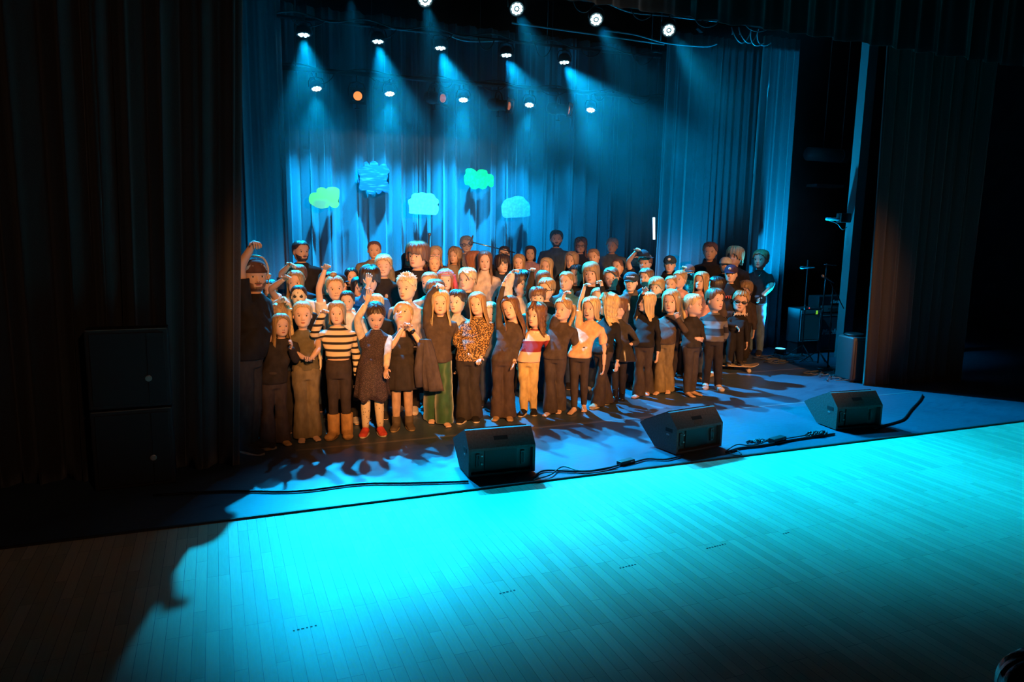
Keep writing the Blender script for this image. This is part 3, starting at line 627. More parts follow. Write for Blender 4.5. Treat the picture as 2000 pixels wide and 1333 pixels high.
a = atz((1614, 428), 8.95); lw = p0[0]-.02-a[0]; root = empty('work_light', a, 0, 'small tube work light mounted on the wing column side', 'work light'); m = MB(); m.tube([(0, 0, 0), (lw*.6, 0, 0)], .022, 12); m.build('tube', mat('tube_pale', (0.55, 0.6, 0.65), 0.3), root, True); m = MB(); m.box((lw*.55, -.05, -.05), (lw+.004, .06, .10), .015); m.build('bracket_box', M_black, root); m = MB(); m.tube(smooth_path([(.05, 0, -.02), (lw*.5, 0, -.07), (lw*.75, 0, -.16), (lw*.95, 0, -.12)], 4), .006, 6); m.build('cable', M_cab2, root, True)
a = atz((1690, 497), 13.265); root = empty('exit_sign', a, 0, 'unlit green exit sign with a running figure and an arrow, by the right curtain', 'exit sign'); m = MB(); m.box((-.17, 0, -.085), (.17, .03, .085), .004); m.build('sign_plate', mat('sign_green', (0.02, 0.10, 0.05), .5), root)
M_sgw = mat('sign_white', (0.14, 0.24, 0.18), .5); m = MB(); m.tube([(.02, -.004, 0), (.13, -.004, 0)], .008, 6); m.tube([(.09, -.004, .04), (.13, -.004, 0), (.09, -.004, -.04)], .008, 6); m.build('arrow', M_sgw, root)
m = MB(); m.add(*ell((-.075, -.004, .055), (.013, .004, .013))); m.tube([(-.085, -.004, .035), (-.10, -.004, -.005), (-.08, -.004, -.035), (-.09, -.004, -.065)], .009, 6); m.tube([(-.10, -.004, -.005), (-.12, -.004, -.035), (-.145, -.004, -.03)], .008, 6); m.tube([(-.088, -.004, .03), (-.06, -.004, .01), (-.045, -.004, .02)], .006, 6); m.tube([(-.088, -.004, .03), (-.115, -.004, .02)], .006, 6); m.build('running_figure', M_sgw, root)

# floor uplighters
for (p, a, e), lb in zip(UPL, ('low black floor uplighter at the foot of the bright side curtain', 'floor uplighter behind the crowd at the left side curtain', 'floor uplighter hidden behind the crowd at the right side curtain')):
    root = empty('floor_uplighter', (p[0], p[1], 0), 0, lb, 'uplighter', 'floor uplighters'); q = np.array([0, 0, 0])
    m = MB(); m.lathe([(.05, .03), (.085, .05), (.09, .10), (.10, .115), (.085, .118)], 22, (0, -.0, 0)); m.build('housing', M_can, root, True)
    m = MB(); m.tube([(-.12, 0, .01), (-.12, 0, .07), (-.09, 0, .08)], .009, 6); m.tube([(.12, 0, .01), (.12, 0, .07), (.09, 0, .08)], .009, 6); m.box((-.14, -.06, 0), (.14, .06, .012)); m.build('bracket', M_metal, root)
    m = MB(); m.lathe([(.08, .1175), (.078, .121), (.0, .121)], 22); m.build('lens', mat('uplight_lens', (0.7, 0.9, 1), 0.2, emit=(0.1, 0.6, 1.0), estr=2.0), root, True)
a = at_y(1277, 425, 12.7); b = at_y(1277.5, 468, 12.7); root = empty('tube_reflection', b, 0, 'thin upright glow of a reflected tube at the dark side of the backdrop', 'tube reflection'); m = MB(); m.tube([(0, 0, 0), tuple(a-b)], .022, 10); m.build('tube', mat('tube_glow', (0.8, 0.9, 1), .3, emit=(0.55, 0.8, 1.0), estr=5), root, True); m = MB(); m.tube([(0, .03, -b[2]+.0), (0, .03, a[2]-b[2])], .012, 8); m.box((-.12, -.08, -b[2]), (.12, .12, -b[2]+.015)); m.build('stand', M_metal, root)  # emission here stands in for the reflection of an LED tube

for (x_, y_), n_, lb in (((600, 1228), 6, 'row of small dark dots on the planks at the lower left'), ((995, 1157), 5, 'faint row of dots on the planks at the bottom middle'), ((1230, 1107), 6, 'short row of dark dots on the planks below the middle monitor'), ((1403, 1068), 8, 'longer row of dark dots on the planks in the lower right'), ((1538, 1042), 3, 'small dark smudge on the planks right of the long row of dots')):
    g = ground(x_, y_, -.0119); m = MB(); rr = np.random.RandomState(x_)
    for k in range(n_):
        c_ = (g[0]+.022*(k-n_/2), g[1]+.002*k); q_ = .004+.004*rr.rand(); m.box((c_[0]-q_, c_[1]-.006, -.0122), (c_[0]+q_, c_[1]+.006, -.0112))
    tag(m.build('floor_mark', mat('ink_dark', (0.03, 0.03, 0.03), .8)), lb, 'floor mark', 'ink marks on the plank floor')

# ================================================================== people
SKINS = {'a': (0.72, 0.48, 0.36), 'b': (0.64, 0.41, 0.29), 'c': (0.52, 0.32, 0.22), 'f': (0.78, 0.66, 0.52)}
def skin_mat(k):
    m = mat('skin_'+k, SKINS[k], 0.55, spec=0.35)
    return m
M_eyew = mat('eye_white', (0.75, 0.73, 0.70), 0.3)
M_iris = mat('iris_dark', (0.03, 0.022, 0.018), 0.25)
M_lip = mat('lips', (0.45, 0.14, 0.11), 0.5)
M_mouth = mat('open_mouth', (0.10, 0.02, 0.02), 0.6)
M_teeth = mat('teeth', (0.8, 0.76, 0.68), 0.3)
M_paint = mat('black_face_paint', (0.015, 0.013, 0.012), 0.6)
HAIRC = {'blond': (0.60, 0.44, 0.22), 'pale': (0.72, 0.60, 0.40), 'light': (0.40, 0.26, 0.12), 'brown': (0.17, 0.085, 0.04),
         'dark': (0.045, 0.027, 0.018), 'black': (0.018, 0.014, 0.012), 'red': (0.36, 0.14, 0.05), 'grey': (0.45, 0.42, 0.38)}
def hair_mat(k):
    if 'hair_'+k in _mats: return _mats['hair_'+k]
    c = HAIRC[k]; m = mat('hair_'+k, c, 0.42, spec=0.6)
    noise_mix(m, tuple(x*0.55 for x in c), tuple(min(1, x*1.35) for x in c), (95, 95, 7), 1.0, 3, lo=0.3, hi=0.7, bump=0.5)
    return m
def cloth(col, pat=None):
    key = 'cloth_%s_%s' % ('_'.join('%.3f' % x for x in col), pat)
    if key in _mats: return _mats[key]
    m = mat(key, col, 0.85, spec=0.25); b = m.node_tree.nodes['Principled BSDF']
    if pat in (None, 'shiny', 'velvet', 'leather'):
        noise_mix(m, tuple(x*0.8 for x in col), tuple(min(1, x*1.2) for x in col), (9, 9, 5), 2.2, 4, bump=0.35)
        if pat == 'leather': b.inputs['Roughness'].default_value = 0.28
        if pat == 'velvet': b.inputs['Sheen Weight'].default_value = 0.8; b.inputs['Roughness'].default_value = 0.5
        if pat == 'shiny': b.inputs['Roughness'].default_value = 0.25
    return m
def pat_stripes(key, stops, period, off=0.0):
    """horizontal stripes along object z: stops = [(pos, colour)] constant"""
    if key in _mats: return _mats[key]
    m = mat(key, (0.5, 0.5, 0.5), 0.85, spec=0.25); b = m.node_tree.nodes['Principled BSDF']
    tc = N(m, 'ShaderNodeTexCoord'); sp = N(m, 'ShaderNodeSeparateXYZ'); L(m, tc.outputs['Object'], sp.inputs[0])
    a = N(m, 'ShaderNodeMath', operation='ADD'); a.inputs[1].default_value = off; L(m, sp.outputs['Z'], a.inputs[0])
    d = N(m, 'ShaderNodeMath', operation='DIVIDE'); d.inputs[1].default_value = period; L(m, a.outputs[0], d.inputs[0])
    f = N(m, 'ShaderNodeMath', operation='FRACT'); L(m, d.outputs[0], f.inputs[0])
    cr = N(m, 'ShaderNodeValToRGB'); cr.color_ramp.interpolation = 'CONSTANT'
    el = cr.color_ramp.elements
    el[0].position = stops[0][0]; el[0].color = (*stops[0][1], 1); el[1].position = stops[1][0]; el[1].color = (*stops[1][1], 1)
    for p_, c_ in stops[2:]:
        e = el.new(p_); e.color = (*c_, 1)
    L(m, f.outputs[0], cr.inputs[0]); L(m, cr.outputs[0], b.inputs['Base Color'])
    return m
def pat_leopard():
    if 'leopard_print' in _mats: return _mats['leopard_print']
    m = mat('leopard_print', (0.4, 0.25, 0.1), 0.7); b = m.node_tree.nodes['Principled BSDF']
    tc = N(m, 'ShaderNodeTexCoord'); v = N(m, 'ShaderNodeTexVoronoi'); v.inputs['Scale'].default_value = 70; v.inputs['Randomness'].default_value = 0.9
    L(m, tc.outputs['Object'], v.inputs['Vector'])
    cr = N(m, 'ShaderNodeValToRGB'); el = cr.color_ramp.elements
    el[0].position = 0.40; el[0].color = (0.50, 0.30, 0.11, 1); el[1].position = 0.52; el[1].color = (0.05, 0.028, 0.016, 1)
    L(m, v.outputs['Distance'], cr.inputs[0]); L(m, cr.outputs[0], b.inputs['Base Color']); return m
def pat_spots(key, base, spot_c, scale=35, th=0.22):
    if key in _mats: return _mats[key]
    m = mat(key, base, 0.75); b = m.node_tree.nodes['Principled BSDF']
    tc = N(m, 'ShaderNodeTexCoord'); v = N(m, 'ShaderNodeTexVoronoi'); v.inputs['Scale'].default_value = scale
    L(m, tc.outputs['Object'], v.inputs['Vector'])
    cr = N(m, 'ShaderNodeValToRGB'); cr.color_ramp.interpolation = 'CONSTANT'; el = cr.color_ramp.elements
    el[0].position = 0; el[0].color = (*spot_c, 1); el[1].position = th; el[1].color = (*base, 1)
    L(m, v.outputs['Distance'], cr.inputs[0]); L(m, cr.outputs[0], b.inputs['Base Color']); return m

_tmp = None
def remesh(parts, voxel, smooth=2, sfac=0.5):
    """union of closed shapes as one continuous surface"""
    me = bpy.data.meshes.new('tmp'); vs = []; fs = []; n = 0
    for v, f in parts:
        vs.append(np.asarray(v, float)); fs += [tuple(int(i)+n for i in q) for q in f]; n += len(v)
    me.from_pydata([tuple(x) for x in np.vstack(vs).tolist()], [], fs); me.update()
    bm = bmesh.new(); bm.from_mesh(me); bmesh.ops.recalc_face_normals(bm, faces=bm.faces); bm.to_mesh(me); bm.free()
    o = bpy.data.objects.new('tmp', me); C.objects.link(o)
    md = o.modifiers.new('r', 'REMESH'); md.mode = 'VOXEL'; md.voxel_size = voxel; md.adaptivity = 0.0
    if smooth:
        sm = o.modifiers.new('s', 'SMOOTH'); sm.factor = sfac; sm.iterations = smooth
    dg = bpy.context.evaluated_depsgraph_get(); ev = o.evaluated_get(dg); m2 = ev.to_mesh()
    nv = len(m2.vertices); V = np.empty(nv*3); m2.vertices.foreach_get('co', V); V = V.reshape(-1, 3)
    nf = len(m2.polygons); lt = np.empty(nf, dtype=np.int32); m2.polygons.foreach_get('loop_total', lt)
    li = np.empty(len(m2.loops), dtype=np.int32); m2.loops.foreach_get('vertex_index', li)
    F = []; k = 0; li = li.tolist()
    for t in lt.tolist(): F.append(tuple(li[k:k+t])); k += t
    ev.to_mesh_clear(); bpy.data.objects.remove(o); bpy.data.meshes.remove(me)
    return V, F
def wrinkle(V, amp, s=1.0, seed=0):
    r = np.random.RandomState(seed); D = np.zeros(len(V))
    for k in range(7):
        d = r.normal(size=3); d[2] *= 1.6; d = d/np.linalg.norm(d)*r.uniform(28, 75)*s; q = r.normal(size=3)*9
        D += np.sin(V@d + r.uniform(0, 6) + 1.3*np.sin(V@q))
    D *= amp/3.0
    c = V.mean(0); r_ = V-c; r_[:, 2] = 0; nrm = np.linalg.norm(r_, axis=1, keepdims=True); return V + r_/np.maximum(nrm, 1e-6)*D[:, None]

def sup_ring(cx, cy, cz, rx, ryf, ryb, seg=28, e=0.85, X=None, Y=None, Z=None):
    a = np.linspace(0, 2*math.pi, seg, endpoint=False)
    sx = np.sign(np.sin(a))*np.abs(np.sin(a))**e; cyy = np.sign(np.cos(a))*np.abs(np.cos(a))**e
    ry = np.where(cyy > 0, ryf, ryb)
    return np.stack([cx+rx*sx, cy-ry*cyy, np.full(seg, cz)], 1)
# head profile: v, half width, front, back (chin 0, crown 1)
_HP = np.array([(-0.42, .20, .15, .25), (-0.25, .175, .15, .22), (-0.10, .175, .17, .22), (-0.03, .20, .24, .24), (0.0, .19, .36, .27), (0.04, .245, .415, .285), (0.10, .285, .425, .31),
                (0.18, .315, .42, .35), (0.28, .345, .415, .385), (0.38, .362, .405, .42), (0.48, .372, .395, .45), (0.58, .382, .405, .475),
                (0.68, .380, .41, .485), (0.78, .355, .385, .465), (0.86, .305, .325, .41), (0.93, .225, .24, .31), (0.98, .12, .13, .17), (1.0, .03, .03, .05)])
def hp(v):
    return [np.interp(v, _HP[:, 0], _HP[:, i]) for i in (1, 2, 3)]
_th = None
def head_geo(nth=40, jaw=1.0):
    """returns V in head units, F"""
    u = np.linspace(-1, 1, nth, endpoint=False); th = math.pi*(0.62*u+0.38*u**3)   # denser at the front
    vs = np.array([-.42, -.3, -.2, -.1, -.04, 0.0, .03, .07, .11, .15, .185, .215, .25, .285, .32, .355, .39, .43, .47, .51, .56, .62, .69, .76, .83, .89, .94, .975, 1.0])
    V = []
    for v in vs:
        w_, f_, b_ = hp(v)
        if v < 0.4 and v > -0.02: w_ = w_*(jaw+(1-jaw)*max(0, v)/0.4)
        c = np.cos(th); s = np.sin(th)
        x = w_*np.sign(s)*np.abs(s)**0.92; y = -np.where(c > 0, f_, b_)*np.sign(c)*np.abs(c)**0.9
        fr = np.clip(c, 0, 1)**2
        d = np.zeros_like(x)
        nz = np.interp(v, [.26, .30, .335, .37, .5, .56], [0, .05, .105, .075, .02, 0]); wd = np.interp(v, [.28, .34, .5], [.065, .055, .035])
        d += nz*np.exp(-(x/wd)**2)
        d += -0.030*np.exp(-((np.abs(x)-.155)/.075)**2)*np.exp(-((v-.475)/.05)**2)
        d += 0.018*np.exp(-((v-.57)/.04)**2)*np.exp(-(x/.25)**2)
        d += 0.022*np.exp(-((np.abs(x)-.19)/.09)**2)*np.exp(-((v-.34)/.08)**2)
        d += 0.022*np.exp(-((v-.20)/.035)**2)*np.exp(-(x/.10)**2) + 0.018*np.exp(-((v-.05)/.04)**2)*np.exp(-(x/.10)**2)
        d += -0.012*np.exp(-((v-.12)/.02)**2)*np.exp(-(x/.1)**2)
        y = y - d*fr
        V.append(np.stack([x, y, np.full_like(x, v)], 1))
    return np.vstack(V), ring_faces(len(vs), nth, True)
HEADV, HEADF = head_geo()
def front_y(x, v):
    """y of the face surface at (x, v) in head units"""
    w_, f_, b_ = hp(v); s = min(0.98, abs(x)/w_)**(1/0.92); c = math.sqrt(max(0, 1-s*s))
    return -f_*c**0.9
def face_parts(smile=0, paint=False, beard=None, glasses=False, look=(0, 0), closed=False):
    """list of (V,F,slot); slots 1 eye white,2 iris,3 lip,4 brow,5 mouth,6 teeth,7 paint"""
    out = []
    for sx in (-1, 1):
        x = .155*sx; y = front_y(x, .47)
        if paint:
            out.append((*ell((x, y+.012, .48), (.105, .045, .085)), 7))
        if closed:
            out.append((*ell((x, y+.005, .45), (.07, .03, .012)), 4))
        else:
            out.append((*ell((x, y+.030, .465), (.066, .036, .034)), 1))
            out.append((*ell((x+look[0]*.02, y+.002, .468+look[1]*.01), (.030, .018, .031)), 2))
            out.append((*ell((x, y+.012, .503), (.072, .032, .007)), 4 if not paint else 7))
        out.append((*ell((x*1.05, front_y(x, .575)+.012, .575), (.080, .022, .012), M=np.array([[math.cos(.12*sx), 0, math.sin(.12*sx)], [0, 1, 0], [-math.sin(.12*sx), 0, math.cos(.12*sx)]])), 4 if not paint else 7))
        # nostril shade and ears
        out.append((*ell((.038*sx, -.455, .298), (.018, .02, .012)), 5))
        out.append((*ell((.385*sx, .03, .40), (.035, .075, .105)), 0))
    yl = front_y(0, .19)-.028
    if smile == 2:
        out.append((*ell((0, yl+.015, .185), (.11, .04, .045)), 5)); out.append((*ell((0, yl+.002, .205), (.085, .035, .018)), 6)); out.append((*ell((0, yl+.012, .148), (.09, .035, .014)), 3))
    elif smile == 1:
        out.append((*ell((0, yl+.018, .19), (.125, .035, .026)), 3)); out.append((*ell((0, yl+.006, .193), (.095, .035, .012)), 6))
    else:
        out.append((*ell((0, yl+.020, .205), (.095, .035, .014)), 3)); out.append((*ell((0, yl+.020, .180), (.080, .037, .017)), 3))
    if paint:
        out.append((*ell((0, -.46, .33), (.028, .03, .04)), 7)); out.append((*ell((0, yl+.016, .19), (.14, .030, .05)), 7)); out.append((*ell((0, yl+.006, .19), (.09, .03, .022)), 3))
        out.append((*ell((0, front_y(0, .68), .68), (.010, .02, .07)), 7)); out.append((*ell((0, front_y(0, .68), .67), (.04, .02, .010)), 7))
    return out

class Frame:
    def __init__(s, org, X, Y, Z): s.o = np.array(org, float); s.m = np.stack([X, Y, Z], 1)
    def __call__(s, V): return np.asarray(V, float) @ s.m.T + s.o
def rotm(ax, a):
    return np.array(Matrix.Rotation(a, 3, Vector(ax)))

def hair_geo(style, seed=0, o=0.06, length=None):
    """hair shell in head units"""
    r = np.random.RandomState(seed); nth = 60
    th = np.linspace(-math.pi, math.pi, nth, endpoint=False); d = np.degrees(np.abs(th))
    S = dict(short=([0, 30, 45, 60, 75, 95, 110, 140, 180], [.80, .78, .68, .56, .50, .56, .40, .22, .18]),
             crop=([0, 30, 45, 60, 75, 95, 110, 140, 180], [.84, .82, .72, .62, .56, .60, .45, .28, .24]),
             fringe=([0, 30, 45, 60, 75, 95, 110, 140, 180], [.63, .62, .58, .46, .40, .42, .30, .12, .06]),
             mop=([0, 30, 45, 60, 75, 95, 110, 140, 180], [.60, .62, .52, .36, .30, .28, .18, .02, -.02]),
             bob=([0, 28, 45, 58, 70, 95, 120, 150, 180], [.82, .76, .55, .10, -.02, -.08, -.12, -.14, -.14]),
             bobfringe=([0, 28, 45, 58, 70, 95, 120, 150, 180], [.62, .61, .50, .10, -.02, -.06, -.10, -.10, -.10]),
             long=([0, 28, 42, 54, 64, 90, 120, 150, 180], [.84, .78, .58, .0, -.9, -1.25, -1.35, -1.35, -1.35]),
             longside=([0, 28, 42, 54, 64, 90, 120, 150, 180], [.84, .76, .55, .0, -.7, -1.0, -1.0, -1.0, -1.0]),
             curly=([0, 28, 42, 54, 64, 90, 120, 150, 180], [.82, .76, .56, .1, -.45, -.7, -.8, -.8, -.8]),
             tied=([0, 30, 45, 60, 75, 95, 110, 140, 180], [.82, .80, .70, .56, .48, .50, .34, .20, .16]),
             tiedfringe=([0, 30, 45, 60, 75, 95, 110, 140, 180], [.62, .62, .58, .50, .44, .46, .30, .20, .16]))[style]
    vend = np.interp(d, S[0], S[1])
    if length is not None: vend = np.where(vend < -.2, vend*length, vend)
    sym = r.uniform(-1, 1, nth); vend = vend + 0.025*sym + (0.10*sym if style in ('curly', 'mop') else 0)*0.5 + np.where(vend < -.3, .08*sym, 0)
    messy = dict(short=.016, crop=.006, fringe=.012, mop=.03, curly=.05).get(style, .008)
    nr = 30; V = []; top = 1.0
    g = 0.6*np.sin(th*17+seed)+0.5*np.sin(th*29+1.7*seed)+0.4*r.uniform(-1, 1, nth)
    part = (0.18 if seed % 2 else -0.12)
    for i in range(nr):
        t = i/(nr-1)
        # first third covers the dome, then down
        v = top - (top-vend)*(t**1.55 if style in ('long', 'longside', 'curly', 'bob', 'bobfringe') else t**1.2)
        w_, f_, b_ = hp(np.maximum(v, .30)); 
        low = np.clip((0.30-v)/0.45, 0, 1)
        w_ = np.where(v < .30, .352+.0*v, w_); f_ = np.where(v < .30, .385, f_); b_ = np.where(v < .30, .36+.0*v, b_)
        # long hair rests on the shoulders: bulge in front of / behind them
        lowS = np.clip((-0.05-v)/0.35, 0, 1)
        side = np.exp(-((d-90)/40)**2)
        f_ = f_ + lowS*(0.02); w_ = w_ + lowS*0.10*side; b_ = b_ + lowS*0.12
        oo = o*(1.0 + 0.25*np.sin(min(1, t*3)*math.pi/2)) + messy*g*min(1, t*4+0.1) + 0.012*g*low
        if style == 'curly': oo = oo + .035*np.sin(v*26+th*5+seed)*np.clip(1-v, 0, 1)
        c = np.cos(th); s = np.sin(th)
        x = (w_+oo)*np.sign(s)*np.abs(s)**.92; y = -(np.where(c > 0, f_, b_)+oo)*np.sign(c)*np.abs(c)**.9
        # strands at the sides of a long cut hang in front of the shoulder
        hang = np.clip((-0.1-v)/0.3, 0, 1)*np.exp(-((d-66)/26)**2)
        y = y - hang*0.20
        k = 0.0 if i else 1.0
        zz = v + oo*np.clip((v-.55)/.45, 0, 1)
        if i == 0: x = x*0.02; y = y*0.02
        zz = zz + (0.02*g*np.clip((v-.6)/.4, 0, 1)*(messy/.012))
        V.append(np.stack([x, y, zz], 1))
    outer = np.array(V)
    inner = outer.copy()
    inner[:, :, :2] *= 0.90; inner[:, :, 2] -= 0.03*np.clip(outer[:, :, 2], 0, 1)
    # taper strands together at the lower edge
    inner[-1, :, :2] = outer[-1, :, :2]*0.955; inner[-1, :, 2] = outer[-1, :, 2]
    A = outer.reshape(-1, 3); B = inner.reshape(-1, 3); n = len(A); F = []
    for i in range(nr-1):
        for k in range(nth):
            k2 = (k+1) % nth
            F.append((i*nth+k, (i+1)*nth+k, (i+1)*nth+k2, i*nth+k2)); F.append((n+i*nth+k, n+i*nth+k2, n+(i+1)*nth+k2, n+(i+1)*nth+k))
    for k in range(nth):
        k2 = (k+1) % nth; a = (nr-1)*nth
        F.append((a+k, n+a+k, n+a+k2, a+k2))
    F.append(tuple(range(nth)))
    return np.vstack([A, B]), F
def spikes(seed, n=60, L0=.10, tilt=(0, 0)):
    """tufts of short hair standing off the crown, in head units"""
    r = np.random.RandomState(seed); vs = []; fs = []; q = 0
    for k in range(n):
        a = r.uniform(0, 2*math.pi); e = r.uniform(.15, 1.25)
        dr = np.array([math.sin(e)*math.cos(a), math.sin(e)*math.sin(a), math.cos(e)])
        p = np.array([dr[0]*.37, dr[1]*.44+.03, .62+dr[2]*.40])
        t = unit(dr+np.array([tilt[0], tilt[1], .3])+r.normal(size=3)*.3)
        pts = [p, p+t*L0*.55, p+t*L0*r.uniform(.8, 1.3)+np.array([0, 0, -.01])]
        v, f = tube_geo(pts, [.030, .022, .004], 5); vs.append(v); fs += [tuple(i+q for i in x) for x in f]; q += len(v)
    return np.vstack(vs), fs

def hand_geo(W, Dr, Nrm, hl, curl=0.35, side=1, spread=0.12, joined=False):
    """hand at wrist W pointing along Dr, palm normal Nrm; returns closed parts"""
    D = unit(Dr); Np = unit(np.asarray(Nrm)-D*(np.asarray(Nrm)@D)); S = np.cross(D, Np)*side
    parts = []
    pw = hl*.22; pt = hl*.085; pl = hl*.50
    def ringp(o, a, b, seg=10):
        an = np.linspace(0, 2*math.pi, seg, endpoint=False)
        return o + np.outer(np.cos(an)*a, S) + np.outer(np.sin(an)*b, Np)
    R = [ringp(W-D*hl*.14, hl*.125, hl*.105), ringp(W, hl*.12, hl*.095), ringp(W+D*pl*.3, pw*.82, pt*1.15), ringp(W+D*pl*.7, pw, pt*1.1), ringp(W+D*pl, pw*.95, pt*.8), ringp(W+D*pl*1.04, pw*.8, pt*.5)]
    parts.append(rings_loft(R))
    lens = [.42, .48, .45, .35]; offs = [.72, .26, -.22, -.68]
    for j in range(4):
        b0 = W + D*pl*.90 + S*pw*offs[j]; L_ = hl*lens[j]; c = curl*(1+.18*j)
        dj = unit(D + S*spread*offs[j]); p = [b0, b0+dj*L_*.12]; ang = 0.0; cur = p[-1]
        for s_, fr in ((.35, .45), (.85, .30), (1.2, .25)):
            ang += c*s_*1.25; dd = unit(dj*math.cos(ang)+Np*math.sin(ang)); cur = cur+dd*L_*fr; p.append(cur)
        rr = hl*.046
        parts.append(tube_geo(p, [rr*1.05, rr*1.05, rr, rr*.88, rr*.55], 6))
    b0 = W + D*pl*.22 + S*pw*.62; t1 = unit(D*.62+S*.78+Np*.25); t2 = unit(D*.88+S*.35+Np*.3)
    parts.append(tube_geo([b0-t1*hl*.05, b0+t1*hl*.15, b0+t1*hl*.15+t2*hl*.13, b0+t1*hl*.15+t2*hl*.23], [hl*.065, hl*.06, hl*.052, hl*.03], 7))
    return parts

PEOPLE = []
def reach(S, px, Lmin, d_hint, toward=1):
    """point on the pixel ray at about distance Lmin from S (toward the camera or away)"""
    v = ray(*px); o = CO-S; a = v@v; b = 2*o@v; c = o@o-Lmin*Lmin; disc = b*b-4*a*c
    if disc >= 0:
        t = (-b-math.sqrt(disc))/(2*a) if toward > 0 else (-b+math.sqrt(disc))/(2*a)
        return CO+v*t
    t = -b/(2*a); p = CO+v*t; d = np.linalg.norm(p-S)
    return S+(p-S)/d*min(d, Lmin*1.22)

STATS = []
def person(x, ytop, chin, label, d=None, feet=None, b=0, h=None, pitch=0, roll=0, skin='a', hair=('short', 'brown'), top=('tee', (0.03, 0.03, 0.03)), tpat=None,
           bot=('straight', (0.03, 0.03, 0.035)), bpat=None, shoe=('shoe', (0.03, 0.03, 0.03)), aL='down', aR='down', smile=0, wd=1.0, seed=None, hem=None, front=False,
           glasses=None, paint=False, beard=False, look=(0, 0), closed=False, cap=None, z0=0.0, extra=None, curl=(0.4, 0.4), toward=(1, 1), adult=False, hlen=None, sleeve=None,
           nrmL=None, nrmR=None, group=None, Y=None):
    """one person, head top at pixel (x, ytop), chin at row chin; stands at the pixels feet=((xl,yl),(xr,yr)) or at distance d"""
    seed = len(PEOPLE)*3+1 if seed is None else seed
    if h is None: h = b
    fp = None
    if feet is not None:
        fp = [ground(*feet[0], z=z0), ground(*feet[1], z=z0)]; base = (fp[0]+fp[1])/2; dd = depth(base)
        base = base + np.array([0, 0.03, 0])
    else:
        if Y is not None: dd = depth(at_y(x, ytop, Y))
        else: dd = d
        hd = at_d(x, ytop, dd); base = np.array([hd[0], hd[1], z0])
    hd = at_d(x, ytop, dd*1.002+0.02)
    # horizontal axes: towards the camera / image right
    tc = -CF.copy(); tc = np.array([CO[0]-base[0], CO[1]-base[1], 0]); tc = unit(tc); ir = np.array([-tc[1], tc[0], 0.0])
    if ir @ CR < 0: ir = -ir
    def fr(a): a = math.radians(a); Fv = tc*math.cos(a)+ir*math.sin(a); S = ir*math.cos(a)-tc*math.sin(a); return Fv, S
    Fb, Sb = fr(b); Fh, Sh = fr(h)
    Z = np.array([0, 0, 1.0])
    hh = (chin-ytop)/FPX*dd*1.0/(max(0.75, math.cos(math.radians(pitch*0.8))))
    hh_h = hh*0.94            # skull without the hair
    top_z = hd[2]-hh*0.06; Ht = top_z-z0
    chin_z = top_z-hh_h
    PEOPLE.append((label, base.copy(), Ht, hh_h)); STATS.append((x, ytop, round(dd, 2), round(base[1], 2), round(Ht, 2), round(hh_h, 3)))
    root = empty('person', base*np.array([1, 1, 0])+np.array([0, 0, z0]), 0, label, 'person', group)
    O = np.array([base[0], base[1], z0])
    rel = lambda V: np.asarray(V)-O
    # neck base lies under the head
    neck = np.array([hd[0], hd[1], 0]) - np.array([0, 0, 0]); neck[2] = chin_z-hh_h*0.21
    pel = np.array([base[0], base[1], z0+0.50*Ht])
    sh_z = chin_z-hh_h*0.44
    vx = 0.0085 if front else (0.011 if dd < 9.6 else 0.015)
    # ---------------- torso rings in body frame (x side, y back, z)
    def spine(z):
        t = np.clip((z-pel[2])/max(neck[2]-pel[2], .1), 0, 1); t = t*t*(3-2*t)
        return pel[:2]*(1-t)+neck[:2]*t
    hw = .118*Ht*wd if Ht < 1.65 or adult else .112*Ht*wd
    bw = min(hw, hh_h*0.98*wd) if not adult else hw      # shoulder half width
    A_ = bw
    def torso(inf=0.0, zlo=None, zhi=None, belly=0.0, flare=0.0):
        zc = z0+.455*Ht
        pts = [(zc, .62, .55), (z0+.50*Ht, .74, .60), (z0+.54*Ht, .74, .58), (z0+.60*Ht, .66, .52), (z0+.66*Ht, .68, .53),
               (sh_z-.105*Ht*1.0, .76, .56), (sh_z-.05*Ht, .86, .54), (sh_z-.02*Ht, .93, .48), (sh_z+.006*Ht, .84, .42), (sh_z+(neck[2]-sh_z)*.55, .56, .37), (neck[2], .34, .32), (neck[2]+.018*Ht, .25, .27)]
        pts = [(p, a*A_, c*A_) for p, a, c in pts]
        zl = zlo if zlo is not None else pts[0][0]; zh = zhi if zhi is not None else pts[-1][0]
        zz = np.array([p[0] for p in pts]); aa = np.array([p[1] for p in pts]); cc = np.array([p[2] for p in pts])
        zs = np.unique(np.concatenate([np.linspace(zl, zh, 16), zz[(zz > zl) & (zz < zh)]])); R = []
        for z in zs:
            a = np.interp(z, zz, aa)+inf; c_ = np.interp(z, zz, cc)+inf
            bl = belly*math.exp(-((z-(z0+.60*Ht))/(.09*Ht))**2); fl = flare*np.clip((z0+.56*Ht-z)/(.1*Ht), 0, 2)
            sp = spine(z)
            q = sup_ring(0, 0, z, a+bl*.5+fl, c_*.95+bl+fl, c_*.95+fl, 26, .82)
            R.append(np.stack([sp[0]+Sb[0]*q[:, 0]-Fb[0]*q[:, 1], sp[1]+Sb[1]*q[:, 0]-Fb[1]*q[:, 1], q[:, 2]], 1))
        return rings_loft(R)
    # ---------------- arms
    hl = .105*Ht if adult else min(.108*Ht, .80*hh_h)
    Lu, Lf = .178*Ht, .148*Ht
    arms = []
